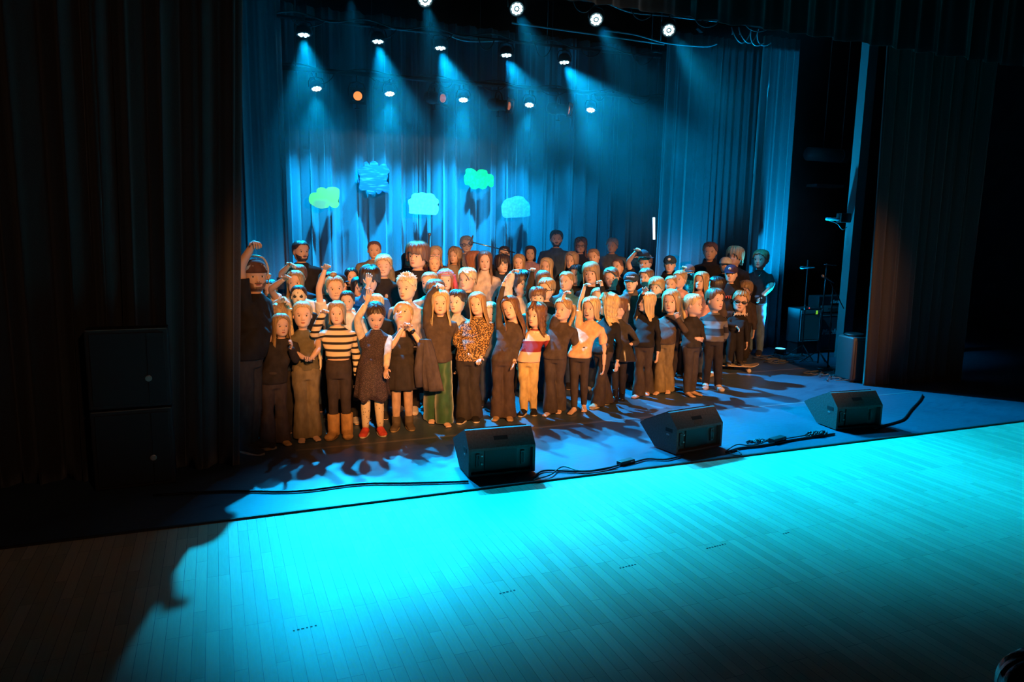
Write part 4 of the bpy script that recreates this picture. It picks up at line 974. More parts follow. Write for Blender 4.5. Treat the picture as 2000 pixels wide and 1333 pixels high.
    for k, (spec, sgn) in enumerate(((aL, -1), (aR, 1))):
        sp = spine(sh_z); S0 = np.array([sp[0], sp[1], sh_z-.018*Ht]) + Sb*sgn*(A_*.86)
        f_, s_ = Fb, Sb*sgn
        nr = None
        if spec == 'down':
            E = S0+unit(-Z+s_*.22-f_*.05)*Lu; Wp = E+unit(-Z+s_*.02+f_*.18)*Lf; H = unit(-Z+f_*.12); nr = -s_
        elif spec == 'back':
            E = S0+unit(-Z+s_*.25-f_*.35)*Lu; Wp = E+unit(-Z*.8-s_*.5-f_*.2)*Lf; H = unit(-Z-s_*.6); nr = -f_
        elif spec == 'clasp':
            E = S0+unit(-Z+s_*.30+f_*.15)*Lu; tgt = np.array([*spine(z0+.60*Ht), z0+.585*Ht])+Fb*(A_*.85)+s_*A_*.16; Wp = E+unit(tgt-E)*Lf; H = unit(-s_+f_*.25-Z*.25); nr = -f_
        elif spec == 'cross':
            E = S0+unit(-Z+s_*.25+f_*.25)*Lu; tgt = np.array([*spine(z0+.7*Ht), z0+.70*Ht])+Fb*(A_*.95)-s_*A_*.1; Wp = E+unit(tgt-E)*Lf; H = unit(-s_+f_*.05); nr = -f_
        elif spec == 'hip':
            E = S0+unit(-Z+s_*.75-f_*.1)*Lu; tgt = np.array([*spine(z0+.56*Ht), z0+.555*Ht])+s_*A_*.85+Fb*A_*.3; Wp = E+unit(tgt-E)*Lf; H = unit(f_*.6-s_*.6-Z*.3); nr = -s_
        elif spec == 'up':
            E = S0+unit(Z+s_*.3+f_*.1)*Lu; Wp = E+unit(Z+s_*.05)*Lf; H = unit(Z-s_*.3); nr = f_
        elif spec == 'pocket':
            E = S0+unit(-Z+s_*.35-f_*.2)*Lu; Wp = E+unit(-Z+f_*.55-s_*.15)*Lf; H = unit(-Z-s_*.1+f_*.2); nr = -s_
        else:
            tw = toward[k]
            E = reach(S0, spec[0:2], Lu, dd, tw); Wp = reach(E, spec[2:4], Lf, dd, tw if len(spec) < 7 else spec[6])
            if len(spec) >= 6:
                T = reach(Wp, spec[4:6], hl, dd, 1); H = unit(T-Wp)
            else: H = unit(Wp-E)
            nr = (nrmL, nrmR)[k]
            if nr is None: nr = unit(tc*.8 - Z*.5)
            elif nr == 'cam': nr = tc
            elif nr == 'down': nr = -Z*1.0+tc*.1
            elif nr == 'back': nr = -tc
            elif nr == 'left': nr = -ir
            elif nr == 'right': nr = ir
        arms.append((S0, E, Wp, H, nr, sgn))
    ru, re, rw = .0265*Ht*wd**.5, .0215*Ht*wd**.5, .0150*Ht
    if adult: ru, re, rw = ru*1.08, re*1.1, rw*1.08
    def arm_path(a, f0=0.0, f1=1.0):
        S0, E, Wp = a[0], a[1], a[2]; inn = S0-Sb*a[5]*A_*.22+Z*.004
        P = [inn, S0]; L1 = np.linalg.norm(E-S0); L2 = np.linalg.norm(Wp-E); tot = L1+L2
        for t in np.linspace(0.12, 1, 13):
            s_ = t*tot
            P.append(S0+(E-S0)*min(1, s_/L1) if s_ <= L1 else E+(Wp-E)*((s_-L1)/L2))
        P = np.array(P)
        # round the elbow
        Q = P.copy(); Q[2:-1] = P[2:-1]*.6+(P[1:-2]+P[3:])*.2; ts = np.concatenate([[-.06, 0], np.linspace(0.12, 1, 13)])
        return Q, ts
    def arm_r(ts, inf=0.0): return np.interp(ts, [-.06, 0, .15, .45, .55, .65, 1], [ru*1.05, ru*1.12, ru*1.05, re*1.02, re, re*1.08, rw])+inf
    # ---------------- legs
    hipz = z0+.485*Ht; legs = []
    for k, sgn in enumerate((-1, 1)):
        Hp = np.array([*pel[:2], hipz])+Sb*sgn*A_*.36
        if fp is not None:
            F0 = fp[0 if sgn < 0 else 1] if (fp[1]-fp[0]) @ Sb > 0 else fp[1 if sgn < 0 else 0]
        else: F0 = np.array([base[0], base[1], z0])+Sb*sgn*A_*.42
        An = F0+Z*(.045*Ht)-Fb*.01*Ht
        Kn = Hp*.5+An*.5+Fb*.012*Ht+Z*.01; legs.append((Hp, Kn, An, F0))
    lr = np.array([.052, .044, .034, .033, .022])*Ht*min(1.15, wd)
    def leg_path(l):
        Hp, Kn, An, F0 = l; P = [Hp+Z*.02*Ht, Hp*.6+Kn*.4, Kn+Z*.01, Kn*.65+An*.35, An]; return np.array(P)
    shoe_t, shoe_c = shoe
    # ---------------- body, one continuous surface
    parts = [torso(0)]
    for a in arms:
        P, ts = arm_path(a); parts.append(tube_geo(P, arm_r(ts), 12))
    fl_ = .148*Ht if not adult else .15*Ht
    footdir = [unit(Fb+Sb*.22*s) for s in (-1, 1)]
    def foot(l, k, inf=0.0, zlift=0.0, barefoot=False):
        F0 = l[3]; D = footdir[k]; S = np.cross(D, Z); Rr = []
        tab = [(-.24, .30, .32, .16), (-.20, .62, .60, .30), (-.08, .80, .80, .40), (.10, .85, .85, .42), (.30, .88, .62, .31), (.52, 1.0, .44, .22), (.68, .92, .34, .17), (.76, .55, .24, .12)]
        for t, wx, hz, cz in tab:
            c = F0+D*(t*fl_)+Z*(max(.004, cz*.055*Ht)+zlift+inf*.2); a = wx*.028*Ht+inf; h_ = hz*.027*Ht+inf
            an = np.linspace(0, 2*math.pi, 12, endpoint=False); q = c+np.outer(np.cos(an)*a, S)+np.outer(np.sin(an)*h_, Z)
            q[:, 2] = np.maximum(q[:, 2], z0+.002+zlift); Rr.append(q)
        return rings_loft(Rr)
    for k, l in enumerate(legs):
        parts.append(tube_geo(leg_path(l), lr, 12)); parts.append(foot(l, k))
        if shoe_t == 'bare':
            D = footdir[k]; S = np.cross(D, Z); sg = -1 if k == 0 else 1
            for j in range(5):
                p = l[3]+D*fl_*(.74-.045*j*1.0)+S*sg*(-.020+.0105*j)*Ht*(-1)+Z*(.0085*Ht)
                parts.append(ell(p, (.0065*Ht*(1.5 if j == 0 else 1), .0065*Ht*(1.5 if j == 0 else 1), .007*Ht), 8, 6))
    BV, BF = remesh(parts, vx, 2, .4)
    vs = [rel(BV)]; fs = list(BF); fm = [0]*len(BF); n = len(BV)
    for a in arms:
        for v, f in hand_geo(a[2], a[3], a[4], hl, curl[0] if a[5] < 0 else curl[1], side=a[5] if True else 1):
            vs.append(rel(v)); fs += [tuple(i+n for i in q) for q in f]; fm += [0]*len(f); n += len(v)
    # head frame
    piv = np.array([0, .05, -.12])
    R0 = np.stack([Sh, -Fh, Z], 1)
    Rl = rotm((0, 1, 0), math.radians(-roll)) @ rotm((1, 0, 0), math.radians(pitch))
    ho = np.array([hd[0], hd[1], chin_z])
    if pitch or roll:     # keep the face where the photograph has it
        ctr = np.array([0, 0, .5]); mv = (Rl @ (ctr-piv)+piv-ctr); ho = ho - R0 @ (mv*hh_h)*0.7
    jw = 0.94
    def headT(V, soft=True):
        V = np.asarray(V, float); wgt = np.clip((V[:, 2]+.38)/.34, 0, 1) if soft else np.ones(len(V))
        wgt = (wgt*wgt*(3-2*wgt))[:, None]
        q = (V-piv) @ Rl.T + piv; q = q*wgt+V*(1-wgt)
        return (q*hh_h) @ R0.T + ho
    def hairT(V):
        V = np.asarray(V, float); wgt = np.clip((V[:, 2]+.9)/.85, 0.15, 1)[:, None]
        q = (V-piv) @ Rl.T + piv; q = q*wgt+V*(1-wgt)
        # below the jaw the hair follows the torso, not the turned head
        lo = np.clip((-.05-V[:, 2])/.4, 0, 1)[:, None]
        Rb = np.stack([Sb, -Fb, Z], 1); Rm = (q*hh_h) @ R0.T*(1-lo)+(q*hh_h) @ Rb.T*lo if abs(h-b) < 70 else (q*hh_h) @ R0.T
        return Rm + ho
    HV = HEADV.copy(); HV[:, 0] *= jw if not adult else 1.0
    hv = headT(HV); vs.append(rel(hv)); fs += [tuple(i+n for i in q) for q in HEADF]; fm += [0]*len(HEADF); n += len(hv)
    for v, f, sl in face_parts(smile, paint, beard, glasses, look, closed):
        v = headT(v*np.array([jw if not adult else 1, 1, 1])); vs.append(rel(v)); fs += [tuple(i+n for i in q) for q in f]; fm += [sl]*len(f); n += len(v)
    hk = hair[1]
    bm_ = [skin_mat('f' if paint else skin), M_eyew, M_iris, M_lip, hair_mat('brown' if hk in ('blond', 'pale', 'light') else hk if hk else 'brown'), M_mouth, M_teeth, M_paint]
    mesh_obj('body', np.vstack(vs), fs, None, root, True, bm_, fm)
    # ---------------- hair
    def put(name, V, F, m, par=root, smooth=True): return mesh_obj(name, rel(V), F, m, par, smooth)
    if hair[0]:
        st = hair[0]; base_st = {'pony': 'tied', 'ponyfringe': 'tiedfringe', 'bun': 'tied', 'spiky': 'crop', 'pigtails': 'tied', 'capped': 'crop', 'swoop': 'short'}.get(st, st)
        V, F = hair_geo(base_st, seed, {'tied': .035, 'tiedfringe': .045, 'crop': .035, 'short': .06, 'mop': .10, 'fringe': .075}.get(base_st, .06), hlen)
        if cap: V = V*np.array([.97, .97, 1.0]); V[:, 2] = np.minimum(V[:, 2], .93)
        V[:, 0] *= jw if not adult else 1.0
        ps = [(hairT(V), F)]
        if st in ('spiky', 'short') and not cap:
            v2, f2 = spikes(seed, 150 if st == 'spiky' else 60, .11 if st == 'spiky' else .075, (0.1, -.3)); ps.append((headT(v2), f2))
        if st == 'swoop':
            for q in range(14):
                a = -.25+.045*q; pp = smooth_path([(-.12+.02*q, -.30, .96), (.05+.02*q, -.44, .88-.01*q), (.22+.01*q, -.44, .74-.015*q), (.32, -.36, .64-.01*q)], 4)
                ps.append((headT(pp_t := tube_geo(pp, np.linspace(.05, .02, len(pp)), 6)[0]), tube_geo(pp, .04, 6)[1]))
        if st == 'bun':
            v2, f2 = ell((0, .02, 1.08), (.15, .15, .13), 14, 9); ps.append((headT(v2), f2))
        hobj = put('hair', *merge(ps), hair_mat(hk))
        if st in ('pony', 'ponyfringe', 'pigtails'):
            for sx in ((1,) if st != 'pigtails' else (-1, 1)):
                sdx = (extra or {}).get('ponyside', 0)
                if st == 'pigtails': sdx = .9*sx
                rt = np.array([sdx*.36, .42-.30*abs(sdx), .62 if st != 'pigtails' else .35])
                pp = smooth_path([rt, rt+np.array([sdx*.14, .14, -.02]), rt+np.array([sdx*.16, .16, -.35]), rt+np.array([sdx*.10, .04-.25*abs(sdx), -.85]), rt+np.array([sdx*.06, .0-.35*abs(sdx), -1.15])], 5)
                v2, f2 = tube_geo(pp, np.interp(np.linspace(0, 1, len(pp)), [0, .1, .35, .8, 1], [.05, .09, .11, .08, .02]), 12)
                v2 = headT(v2, False) if True else v2
                put('ponytail', v2, f2, hair_mat(hk))
                v3, f3 = tube_geo([rt+np.array([0, 0, 0]), rt+np.array([sdx*.05, .05, -.01])], .075, 10)
                put('hair_tie', headT(v3), f3, M_black)
    if cap:
        c1 = cap[0]; th = np.linspace(0, 2*math.pi, 32, endpoint=False); R = []
        for t in np.linspace(0, 1, 9):
            e = t*math.pi/2; v = .64+.42*math.cos(e) if True else 0
            r_ = math.sin(e)**.8 if t > 0 else .02
            R.append(np.stack([.43*r_*np.sin(th), .02-.47*r_*np.cos(th), np.full(32, v)], 1))
        R.append(np.stack([.425*np.sin(th), .02-.465*np.cos(th), np.full(32, .60)], 1))
        v2, f2 = rings_loft(R); f2 = f2
        cobj = put('cap', headT(v2), f2, cloth(c1))
        bk = cap[1] if len(cap) > 1 else 'front'
        sg = -1 if bk == 'back' else 1
        g = []; fb = []
        for j, rr in enumerate(np.linspace(0, 1, 6)):
            for q in np.linspace(-1, 1, 13):
                xx = q*(.36-.05*rr*rr); yy = -sg*((.36+.0*rr)*math.sqrt(max(0, 1-(q*.82)**2)) + .28*rr*(1-.35*q*q)) + .0; g.append((xx, yy+.0, .655-.06*rr-.05*q*q))
        g = np.array(g); g2 = g+np.array([0, 0, -.018]); nG = len(g)
        for j in range(5):
            for q in range(12):
                a0 = j*13+q; fb.append((a0, a0+1, a0+14, a0+13)); fb.append((nG+a0, nG+a0+13, nG+a0+14, nG+a0+1))
        for q in range(12): fb.append((65+q, 65+q+1, nG+65+q+1, nG+65+q))
        for j in range(5):
            for e_ in (0, 12): a0 = j*13+e_; fb.append((a0, a0+13, nG+a0+13, nG+a0))
        put('brim', headT(np.vstack([g, g2])), fb, cloth(cap[2] if len(cap) > 2 else c1), cobj).parent = cobj
        if len(cap) > 3 and cap[3]:
            M4 = Matrix(((1, 0, 0, 0), (0, 0, -1, -.475), (0, 1, 0, .80), (0, 0, 0, 1)))
            if cap[3] == 'strip':
                q_ = [ell((a_, -.475+.35*a_*a_, .80+.008*math.sin(a_*60)), (.026, .022, .035), 8, 6) for a_ in np.linspace(-.20, .22, 9)]
            else:
                q_ = [ell((-.02, -.478, .83), (.10, .03, .085), 12, 8)]
            tv, tf = merge(q_)
            put('cap_logo', headT(tv), tf, cloth((0.65, 0.65, 0.62)), cobj).parent = cobj
    if beard:
        V = []; F = []
        sel = (HEADV[:, 2] < .30) & (HEADV[:, 2] > -.06)
        u_ = np.linspace(-75, 75, 17)
        for t_ in np.linspace(0, 1, 8):
            for a in u_:
                v_ = -.05+t_*(.27+.16*(abs(a)/75)**2.5)
                w_, f_, b_ = hp(v_); s = math.sin(math.radians(a)); c_ = math.cos(math.radians(a)); off = .02
                lo_gap = v_ > .13 and abs(a) < 24
                if lo_gap: off = -.03 if v_ < .235 else .018
                V.append(((w_+off)*np.sign(s)*abs(s)**.92, -(f_+off)*abs(c_)**.9, v_))
        for j in range(7):
            for q in range(16): a0 = j*17+q; F.append((a0, a0+1, a0+18, a0+17))
        v2, f2 = ell((0, front_y(0, .245)-.03, .245), (.13, .035, .026), 14, 8); V = np.vstack([np.array(V), v2]); F += [tuple(i+136 for i in q) for q in f2]
        put('beard', headT(np.array(V)), F, hair_mat(beard if isinstance(beard, str) else 'dark'))
    if beard == 'moustache' : pass
    if glasses:
        ps = []
        gw = M_black
        for sx in (-1, 1):
            cx_, cz_ = .165*sx, .47; yf = front_y(.165, .47)-.075
            if glasses == 'sun':
                ps.append(ell((cx_, yf+.02, cz_), (.135, .03, .085), 16, 8))
            else:
                an = np.linspace(0, 2*math.pi, 17); ps.append(tube_geo([(cx_+.115*math.cos(q), yf+.01*0, cz_+.085*math.sin(q)) for q in an], .014, 6))
            ps.append(tube_geo([(cx_+.12*sx, yf, cz_+.03), (.40*sx, yf+.12, cz_+.03), (.40*sx, .02, cz_+.02)], .013, 6))
        ps.append(tube_geo([(-.05, front_y(0, .47)-.08, .49), (.05, front_y(0, .47)-.08, .49)], .014, 6))
        v2, f2 = merge(ps); put('sunglasses' if glasses == 'sun' else 'glasses', headT(v2), f2, M_black)
    # ---------------- clothes
    def ex(k, dv=None): return (extra or {}).get(k, dv)
    tt, tcl = top; tm = tpat if tpat is not None else cloth(tcl)
    loose = {'tee': .012, 'long': .011, 'hoodie': .020, 'sweater': .016, 'sleeveless': .010, 'shirt': .014, 'dress': .010, 'jacket': .02, 'turtle': .010, 'tight': .007}[tt]
    sl = sleeve if sleeve is not None else {'tee': .42, 'long': .97, 'hoodie': .98, 'sweater': 1.0, 'sleeveless': .10, 'shirt': .97, 'dress': .3, 'jacket': .98, 'turtle': .97, 'tight': .97}[tt]
    hz = z0+(hem if hem is not None else {'dress': .46, 'hoodie': .475, 'sweater': .49}.get(tt, .485))*Ht
    ps = [torso(loose+.004, zlo=hz, zhi=neck[2]+(.012*Ht if tt not in ('turtle',) else .035*Ht), belly=ex('belly', 0), flare=.012 if tt in ('tee', 'long', 'shirt') else .004)]
    slv = []
    for a in arms:
        P, ts = arm_path(a); m_ = ts <= sl+.001
        if m_.sum() >= 3:
            Pp = P[m_]; r_ = arm_r(ts[m_], loose*.75); 
            if tt in ('tee',): r_ = r_+np.linspace(0, .012, len(r_))
            if ex('puff'): r_ = r_+ex('puff')*np.sin(np.clip(ts[m_], 0, 1)*math.pi)
            (ps if not ex('sleevecol') else slv).append(tube_geo(Pp, r_, 14))
    if tt in ('hoodie',):
        hpv = np.array([*spine(sh_z), neck[2]+.012*Ht]); ring = [hpv-Fb*(A_*.30)+Sb*A_*.36*math.sin(q)+Fb*A_*.52*math.cos(q)*1.0+Z*(.012*Ht*(-math.cos(q))) for q in np.linspace(0, 2*math.pi, 17)]
        ring = [hpv+Sb*A_*.38*math.sin(q)+Fb*A_*(.36*math.cos(q)-.06)-Z*(.022*Ht*math.cos(q)) for q in np.linspace(0, 2*math.pi, 17)]
        ps.append(tube_geo(ring, .020*Ht, 10)); ps.append(ell(hpv-Fb*A_*.42-Z*.03*Ht, (A_*.34, A_*.30, .045*Ht), 14, 9))
    TV, TF = remesh(ps, vx*1.05 if front else vx*1.15, 3, .5)
    TV = wrinkle(TV, .0055 if tt != 'tight' else .003, 1.0, seed)
    name = {'tee': 't_shirt', 'long': 'long_sleeve_top', 'hoodie': 'hoodie', 'sweater': 'sweater', 'sleeveless': 'top', 'shirt': 'shirt', 'dress': 'dress', 'jacket': 'jacket', 'turtle': 'turtleneck', 'tight': 'long_sleeve_top'}[tt]
    tobj = put(name, TV, TF, tm)
    for q_ in slv:
        v, f = remesh([q_], vx*1.05, 2); put('sleeve', wrinkle(v, .003, 1, seed), f, ex('sleevecol'), tobj)
    bt, bc = bot; bmt = bpat if bpat is not None else cloth(bc)
    if bt in ('skirt', 'dressskirt'):
        z_hi = z0+.60*Ht; z_lo = z0+ex('skirtlen', .30)*Ht; R = []; n_ = 44
        for t in np.linspace(0, 1, 14):
            z = z_hi+(z_lo-z_hi)*t; a = (.68*A_+.014)+(.42*A_+ex('skirtflare', 0))*t**.8; c_ = (.55*A_+.012)+(.38*A_)*t**.8
            an = np.linspace(0, 2*math.pi, n_, endpoint=False); wv = 1+.06*t*np.sin(an*9+seed)+.04*t*np.sin(an*15); sp = spine(z)
            sx, sy = a*np.sin(an)*wv, -c_*np.cos(an)*wv; jag = ex('jag', 0)*Ht*t**6*np.sin(an*6+1)
            R.append(np.stack([sp[0]+Sb[0]*sx-Fb[0]*sy, sp[1]+Sb[1]*sx-Fb[1]*sy, np.full(n_, z)+jag], 1))
        v, f = rings_loft(R); put('skirt', v, f, bmt)
        tights = ex('tights')
        if tights is not None:
            for l in legs: 
                P = leg_path(l); put('stocking', *tube_geo(smooth_path(P, 4), np.interp(np.linspace(0, 1, 17), np.linspace(0, 1, 5), lr)+.004, 16), tights)
    else:
        pf = {'flare': ([.016, .014, .012, .030, .060], 1.0), 'straight': ([.014, .014, .014, .016, .020], .96), 'legging': ([.006, .005, .005, .005, .005], .97), 'wide': ([.020, .026, .040, .052, .066], 1.0),
              'baggy': ([.022, .026, .030, .034, .030], 1.0), 'jeans': ([.014, .015, .016, .018, .018], .98)}[bt]
        ps = [torso(.010 if bt != 'baggy' else .018, zlo=z0+.452*Ht, zhi=z0+.585*Ht, belly=ex('belly', 0)*.8)]
        sc_ = Ht/1.35
        for l in legs:
            P = leg_path(l); t = np.linspace(0, 1, 5); P2 = smooth_path(P, 4); t2 = np.linspace(0, 1, len(P2)); r2 = np.interp(t2, t, lr+np.array(pf[0])*sc_)
            e_ = P2[-1].copy(); dz = {'flare': .030, 'wide': .034, 'straight': .012, 'baggy': .012, 'legging': 0.004, 'jeans': .018}[bt]*Ht
            if shoe_t == 'boot': dz = -.0*Ht
            P2[-1] = e_-Z*dz
            ps.append(tube_geo(P2, r2, 18))
        PV, PF = remesh(ps, vx*1.05 if front else vx*1.3, 3, .5); PV = wrinkle(PV, .0045 if bt != 'legging' else .0015, .8, seed+5)
        PV[:, 2] = np.maximum(PV[:, 2], z0+.006)
        put({'legging': 'leggings', 'jeans': 'jeans'}.get(bt, 'trousers'), PV, PF, bmt)
    # ---------------- shoes
    if shoe_t not in ('bare',):
        for k, l in enumerate(legs):
            if shoe_t == 'sock':
                v, f = remesh([foot(l, k, .0045), tube_geo([l[2]+Z*.07*Ht, l[2]-Z*.01*Ht], [.026*Ht, .026*Ht], 12)], .008, 2); put('sock', v, f, cloth(shoe_c)); continue
            pp = [foot(l, k, .0085, .010)]
            if shoe_t in ('boot', 'hiker', 'ankle'):
                hgt = {'boot': .15, 'hiker': .075, 'ankle': .10}[shoe_t]*Ht; rr = {'boot': .046, 'hiker': .036, 'ankle': .032}[shoe_t]*Ht
                pp.append(tube_geo([l[2]+Z*(hgt-.02), l[2]+Z*hgt*.5, l[2]-Z*.03*Ht], [rr*1.02, rr, rr*.95], 16))
                if shoe_t == 'boot': pp[0] = foot(l, k, .016, .012)
            v, f = remesh(pp, .007 if front else .012, 2); so = put('boot' if shoe_t in ('boot', 'hiker', 'ankle') else 'shoe', v, f, cloth(shoe_c) if shoe_t != 'ankle' else cloth(shoe_c, 'leather'))
            if front:
                D = footdir[k]; S = np.cross(D, Z); an = np.linspace(0, 2*math.pi, 24, endpoint=False); sw_ = .034*Ht+(.008 if shoe_t == 'boot' else 0)
                cen = l[3]+D*fl_*.27
                q = [cen+D*(fl_*.55*np.cos(t_))+S*(sw_*np.sign(np.sin(t_))*abs(np.sin(t_))**.8) for t_ in an]
                R = [np.array(q)+Z*.003, np.array(q)+Z*.016]; v, f = rings_loft(R); s2 = put('sole', v, f, cloth(ex('solec', (0.5, 0.42, 0.32))), so); s2.parent = so
    info = dict(root=root, put=put, headT=headT, spine=spine, Fb=Fb, Sb=Sb, Z=Z, A=A_, Ht=Ht, z0=z0, arms=arms, hh=hh_h, sh_z=sh_z, neck=neck, tc=tc, ir=ir, legs=legs, top=tobj, rel=rel, O=O, hl=hl)
    return info
def chest_text(P, s, size, zf, dx=0.0, col=(0.75, 0.7, 0.62), name='print', off=0.03):
    """raised print on the chest"""
    z = P['z0']+zf*P['Ht']; sp = P['spine'](z)
    c = np.array([sp[0], sp[1], z])+P['Fb']*(P['A']*.55+off)+P['Sb']*dx
    M4 = Matrix(((P['Sb'][0], 0, P['Fb'][0], c[0]), (P['Sb'][1], 0, P['Fb'][1], c[1]), (0, 1, 0, c[2]), (0, 0, 0, 1)))
    v, f = text_geo(s, size, M4, .004, 0, .0015)
    o = P['put'](name, v, f, cloth(col), P['root'], False); o.parent = P['top']; return o

# ------------------------------------------------------------------ the people, front row first
BLK = (0.015, 0.0135, 0.0135); DGR = (0.032, 0.026, 0.024); GRB = (0.068, 0.050, 0.042); NAVY = (0.018, 0.03, 0.055); OLV = (0.125, 0.105, 0.06); WHT = (0.68, 0.64, 0.60)
CRM = (0.66, 0.56, 0.42); MAR = (0.22, 0.025, 0.03); APR = (0.74, 0.45, 0.26); KHA = (0.20, 0.155, 0.085); TAN = (0.55, 0.33, 0.14); PNK = (0.62, 0.36, 0.33); GRY = (0.16, 0.16, 0.18)
def yk(x, k): return 6.88+(x-540)/850.0*0.78+0.43*k

# bearded man half behind the left curtain
P = person(497, 506, 566, 'bearded man in a black t-shirt and cap, arm over his head by the left curtain', feet=((480, 884), (496, 877)), b=58, h=12, adult=True, wd=1.0, skin='b',
       hair=('crop', 'grey'), cap=((0.10, 0.045, 0.03), 'back'), beard='brown', top=('tee', BLK), bot=('jeans', (0.05, 0.045, 0.04)), shoe=('shoe', (0.06, 0.045, 0.035)), aL=(466, 492, 497, 474, 507, 478), aR='down', front=True,
       extra={'belly': .07}, curl=(.7, .4), hem=.50, nrmL='down')
ha = P['headT'](np.array([(-.43, 0, .45), (-.45, .05, .8), (-.25, .05, 1.12), (.25, .05, 1.12), (.45, .05, .8), (.43, 0, .45)]))
o = P['put']('headset', *merge([tube_geo(smooth_path(ha, 5), .010, 8), tube_geo([ha[-1], P['headT'](np.array([(.50, 0, .42)]))[0]], .032, 12), tube_geo([P['headT'](np.array([(.42, -.05, .35)]))[0], P['headT'](np.array([(.38, -.38, .14)]))[0]], .004, 6)]), mat('headset_white', (0.5, 0.42, 0.38), 0.5))
zb = P['z0']+.505*P['Ht']; sp = P['spine'](zb); an = np.linspace(0, 2*math.pi, 33)
P['put']('belt', *tube_geo([np.array([*sp, zb])+P['Sb']*math.sin(a)*(P['A']*.79)+P['Fb']*math.cos(a)*P['A']*.72 for a in an], .014, 6), M_black)

person(548, 612, 656, 'girl with long fair hair in a dark sweatshirt beside the bearded man, hand raised', feet=((523, 874), (553, 866)), b=12, h=14, hair=('long', 'light'), hlen=.85, top=('sweater', DGR), bot=('flare', GRB), shoe=('sock', TAN),
       aR=(578, 705, 568, 680, 571, 664), aL='down', front=True, nrmR='left')
person(590, 587, 638, 'girl in an olive sleeveless blouse and flared olive trousers, hands joined at her waist', feet=((591, 859), (612, 856)), b=8, h=2, hair=('pony', 'blond'), extra={'ponyside': -.95}, top=('sleeveless', OLV), bot=('flare', KHA), shoe=('bare', KHA),
       aL=(572, 688, 598, 702, 604, 696), aR=(622, 682, 606, 704, 600, 698), front=True, hem=.52)
_st = pat_stripes('sweater_stripes', [(0, (0.66, 0.55, 0.38)), (.64, (0.02, 0.018, 0.02))], .062, .02)
person(658, 588, 632, 'girl in a cream sweater with black stripes and tan sheepskin boots', feet=((652, 854), (678, 852)), b=-8, h=-4, hair=('bob', 'light'), top=('sweater', CRM), tpat=_st, bot=('legging', (0.04, 0.03, 0.028)), shoe=('boot', (0.42, 0.24, 0.09)),
       aL=(612, 655, 632, 612, 640, 603), aR='down', front=True, hem=.595, sleeve=1.0, smile=0, extra={'solec': (0.2, 0.12, 0.06)})
_dr = pat_spots('sequin_dress', (0.035, 0.022, 0.024), (0.16, 0.10, 0.10), 120, .30)
_ti = pat_spots('dotted_tights', (0.62, 0.52, 0.36), (0.12, 0.08, 0.05), 38, .20)
person(733, 587, 634, 'dark-haired girl in a sequined black dress over a cream top, looking down and waving', feet=((714, 849), (743, 847)), b=0, h=4, pitch=28, hair=('tied', 'dark'), top=('long', DGR), tpat=_dr, bot=('dressskirt', DGR), bpat=_dr, shoe=('shoe', (0.55, 0.07, 0.05)),
       aL=(697, 625, 717, 590, 724, 560), aR=(757, 690, 754, 722, 753, 740), front=True, extra={'sleevecol': cloth(CRM), 'tights': _ti, 'skirtlen': .29, 'jag': .03, 'solec': (0.6, 0.5, 0.4)}, nrmL='cam', curl=(.05, .4))
PP = P_dress = None
P = person(786, 588, 634, 'blond child in a black t-shirt dress looking up with a painted face and clasped hands', feet=((774, 838), (799, 836)), b=0, h=-12, pitch=-34, skin='a', hair=('tied', 'blond'), top=('tee', DGR), bot=('dressskirt', DGR), shoe=('hiker', (0.10, 0.075, 0.05)),
       aL=(764, 680, 790, 636, 800, 628), aR=(822, 672, 800, 640, 793, 629), front=True, extra={'tights': cloth((0.45, 0.30, 0.20)), 'skirtlen': .33, 'solec': (0.3, 0.22, 0.12)}, sleeve=.40)
Wr = P['arms'][1]; wc = Wr[1]*.25+Wr[2]*.75; P['put']('wrist_watch', *merge([tube_geo([wc-unit(Wr[2]-Wr[1])*.016, wc+unit(Wr[2]-Wr[1])*.016], .029, 14), tube_geo([wc, wc+P['tc']*.036], .018, 12)]), M_black)
# grey cardigan hanging over that arm
E_ = P['arms'][1][1]; jv = []
for i, t in enumerate(np.linspace(0, 1, 16)):
    an = np.linspace(0, 2*math.pi, 28, endpoint=False); a = .050+.050*t**.7; c_ = .035+.025*t
    wv = 1+.14*np.sin(an*5+t*3)+.08*np.sin(an*9)
    cc = E_+np.array([0, 0, .05-.52*t])+P['tc']*.03+P['ir']*(.035+.10*t)
    jv.append(cc+np.outer(np.sin(an)*a*wv, P['ir'])+np.outer(np.cos(an)*c_*wv, P['tc']))
jm = MB(); v, f = rings_loft(jv); jm.add(v, f)
jm.add(*tube_geo([E_+P['tc']*.06+np.array([0, 0, .02]), E_+P['tc']*.08-np.array([0, 0, .25])-P['ir']*.03, E_+P['tc']*.09-np.array([0, 0, .42])-P['ir']*.02], [.035, .045, .04], 12))
o = jm.build('cardigan', cloth((0.07, 0.055, 0.055)), None, True); tag(o, 'dark grey cardigan hanging over the arm of the child looking up', 'cardigan')
P = person(860, 566, 613, 'fair-haired girl in a grey-brown hoodie and green velvet trousers, arm bent above her head', feet=((845, 822), (868, 829)), b=6, h=0, hair=('long', 'blond'), hlen=.75, top=('hoodie', GRB), bot=('wide', (0.02, 0.075, 0.03)), bpat=cloth((0.02, 0.075, 0.03), 'velvet'), shoe=('bare', TAN),
       aL=(836, 585, 856, 556, 868, 562), aR='pocket', front=True, curl=(.6, .5), nrmL='down')
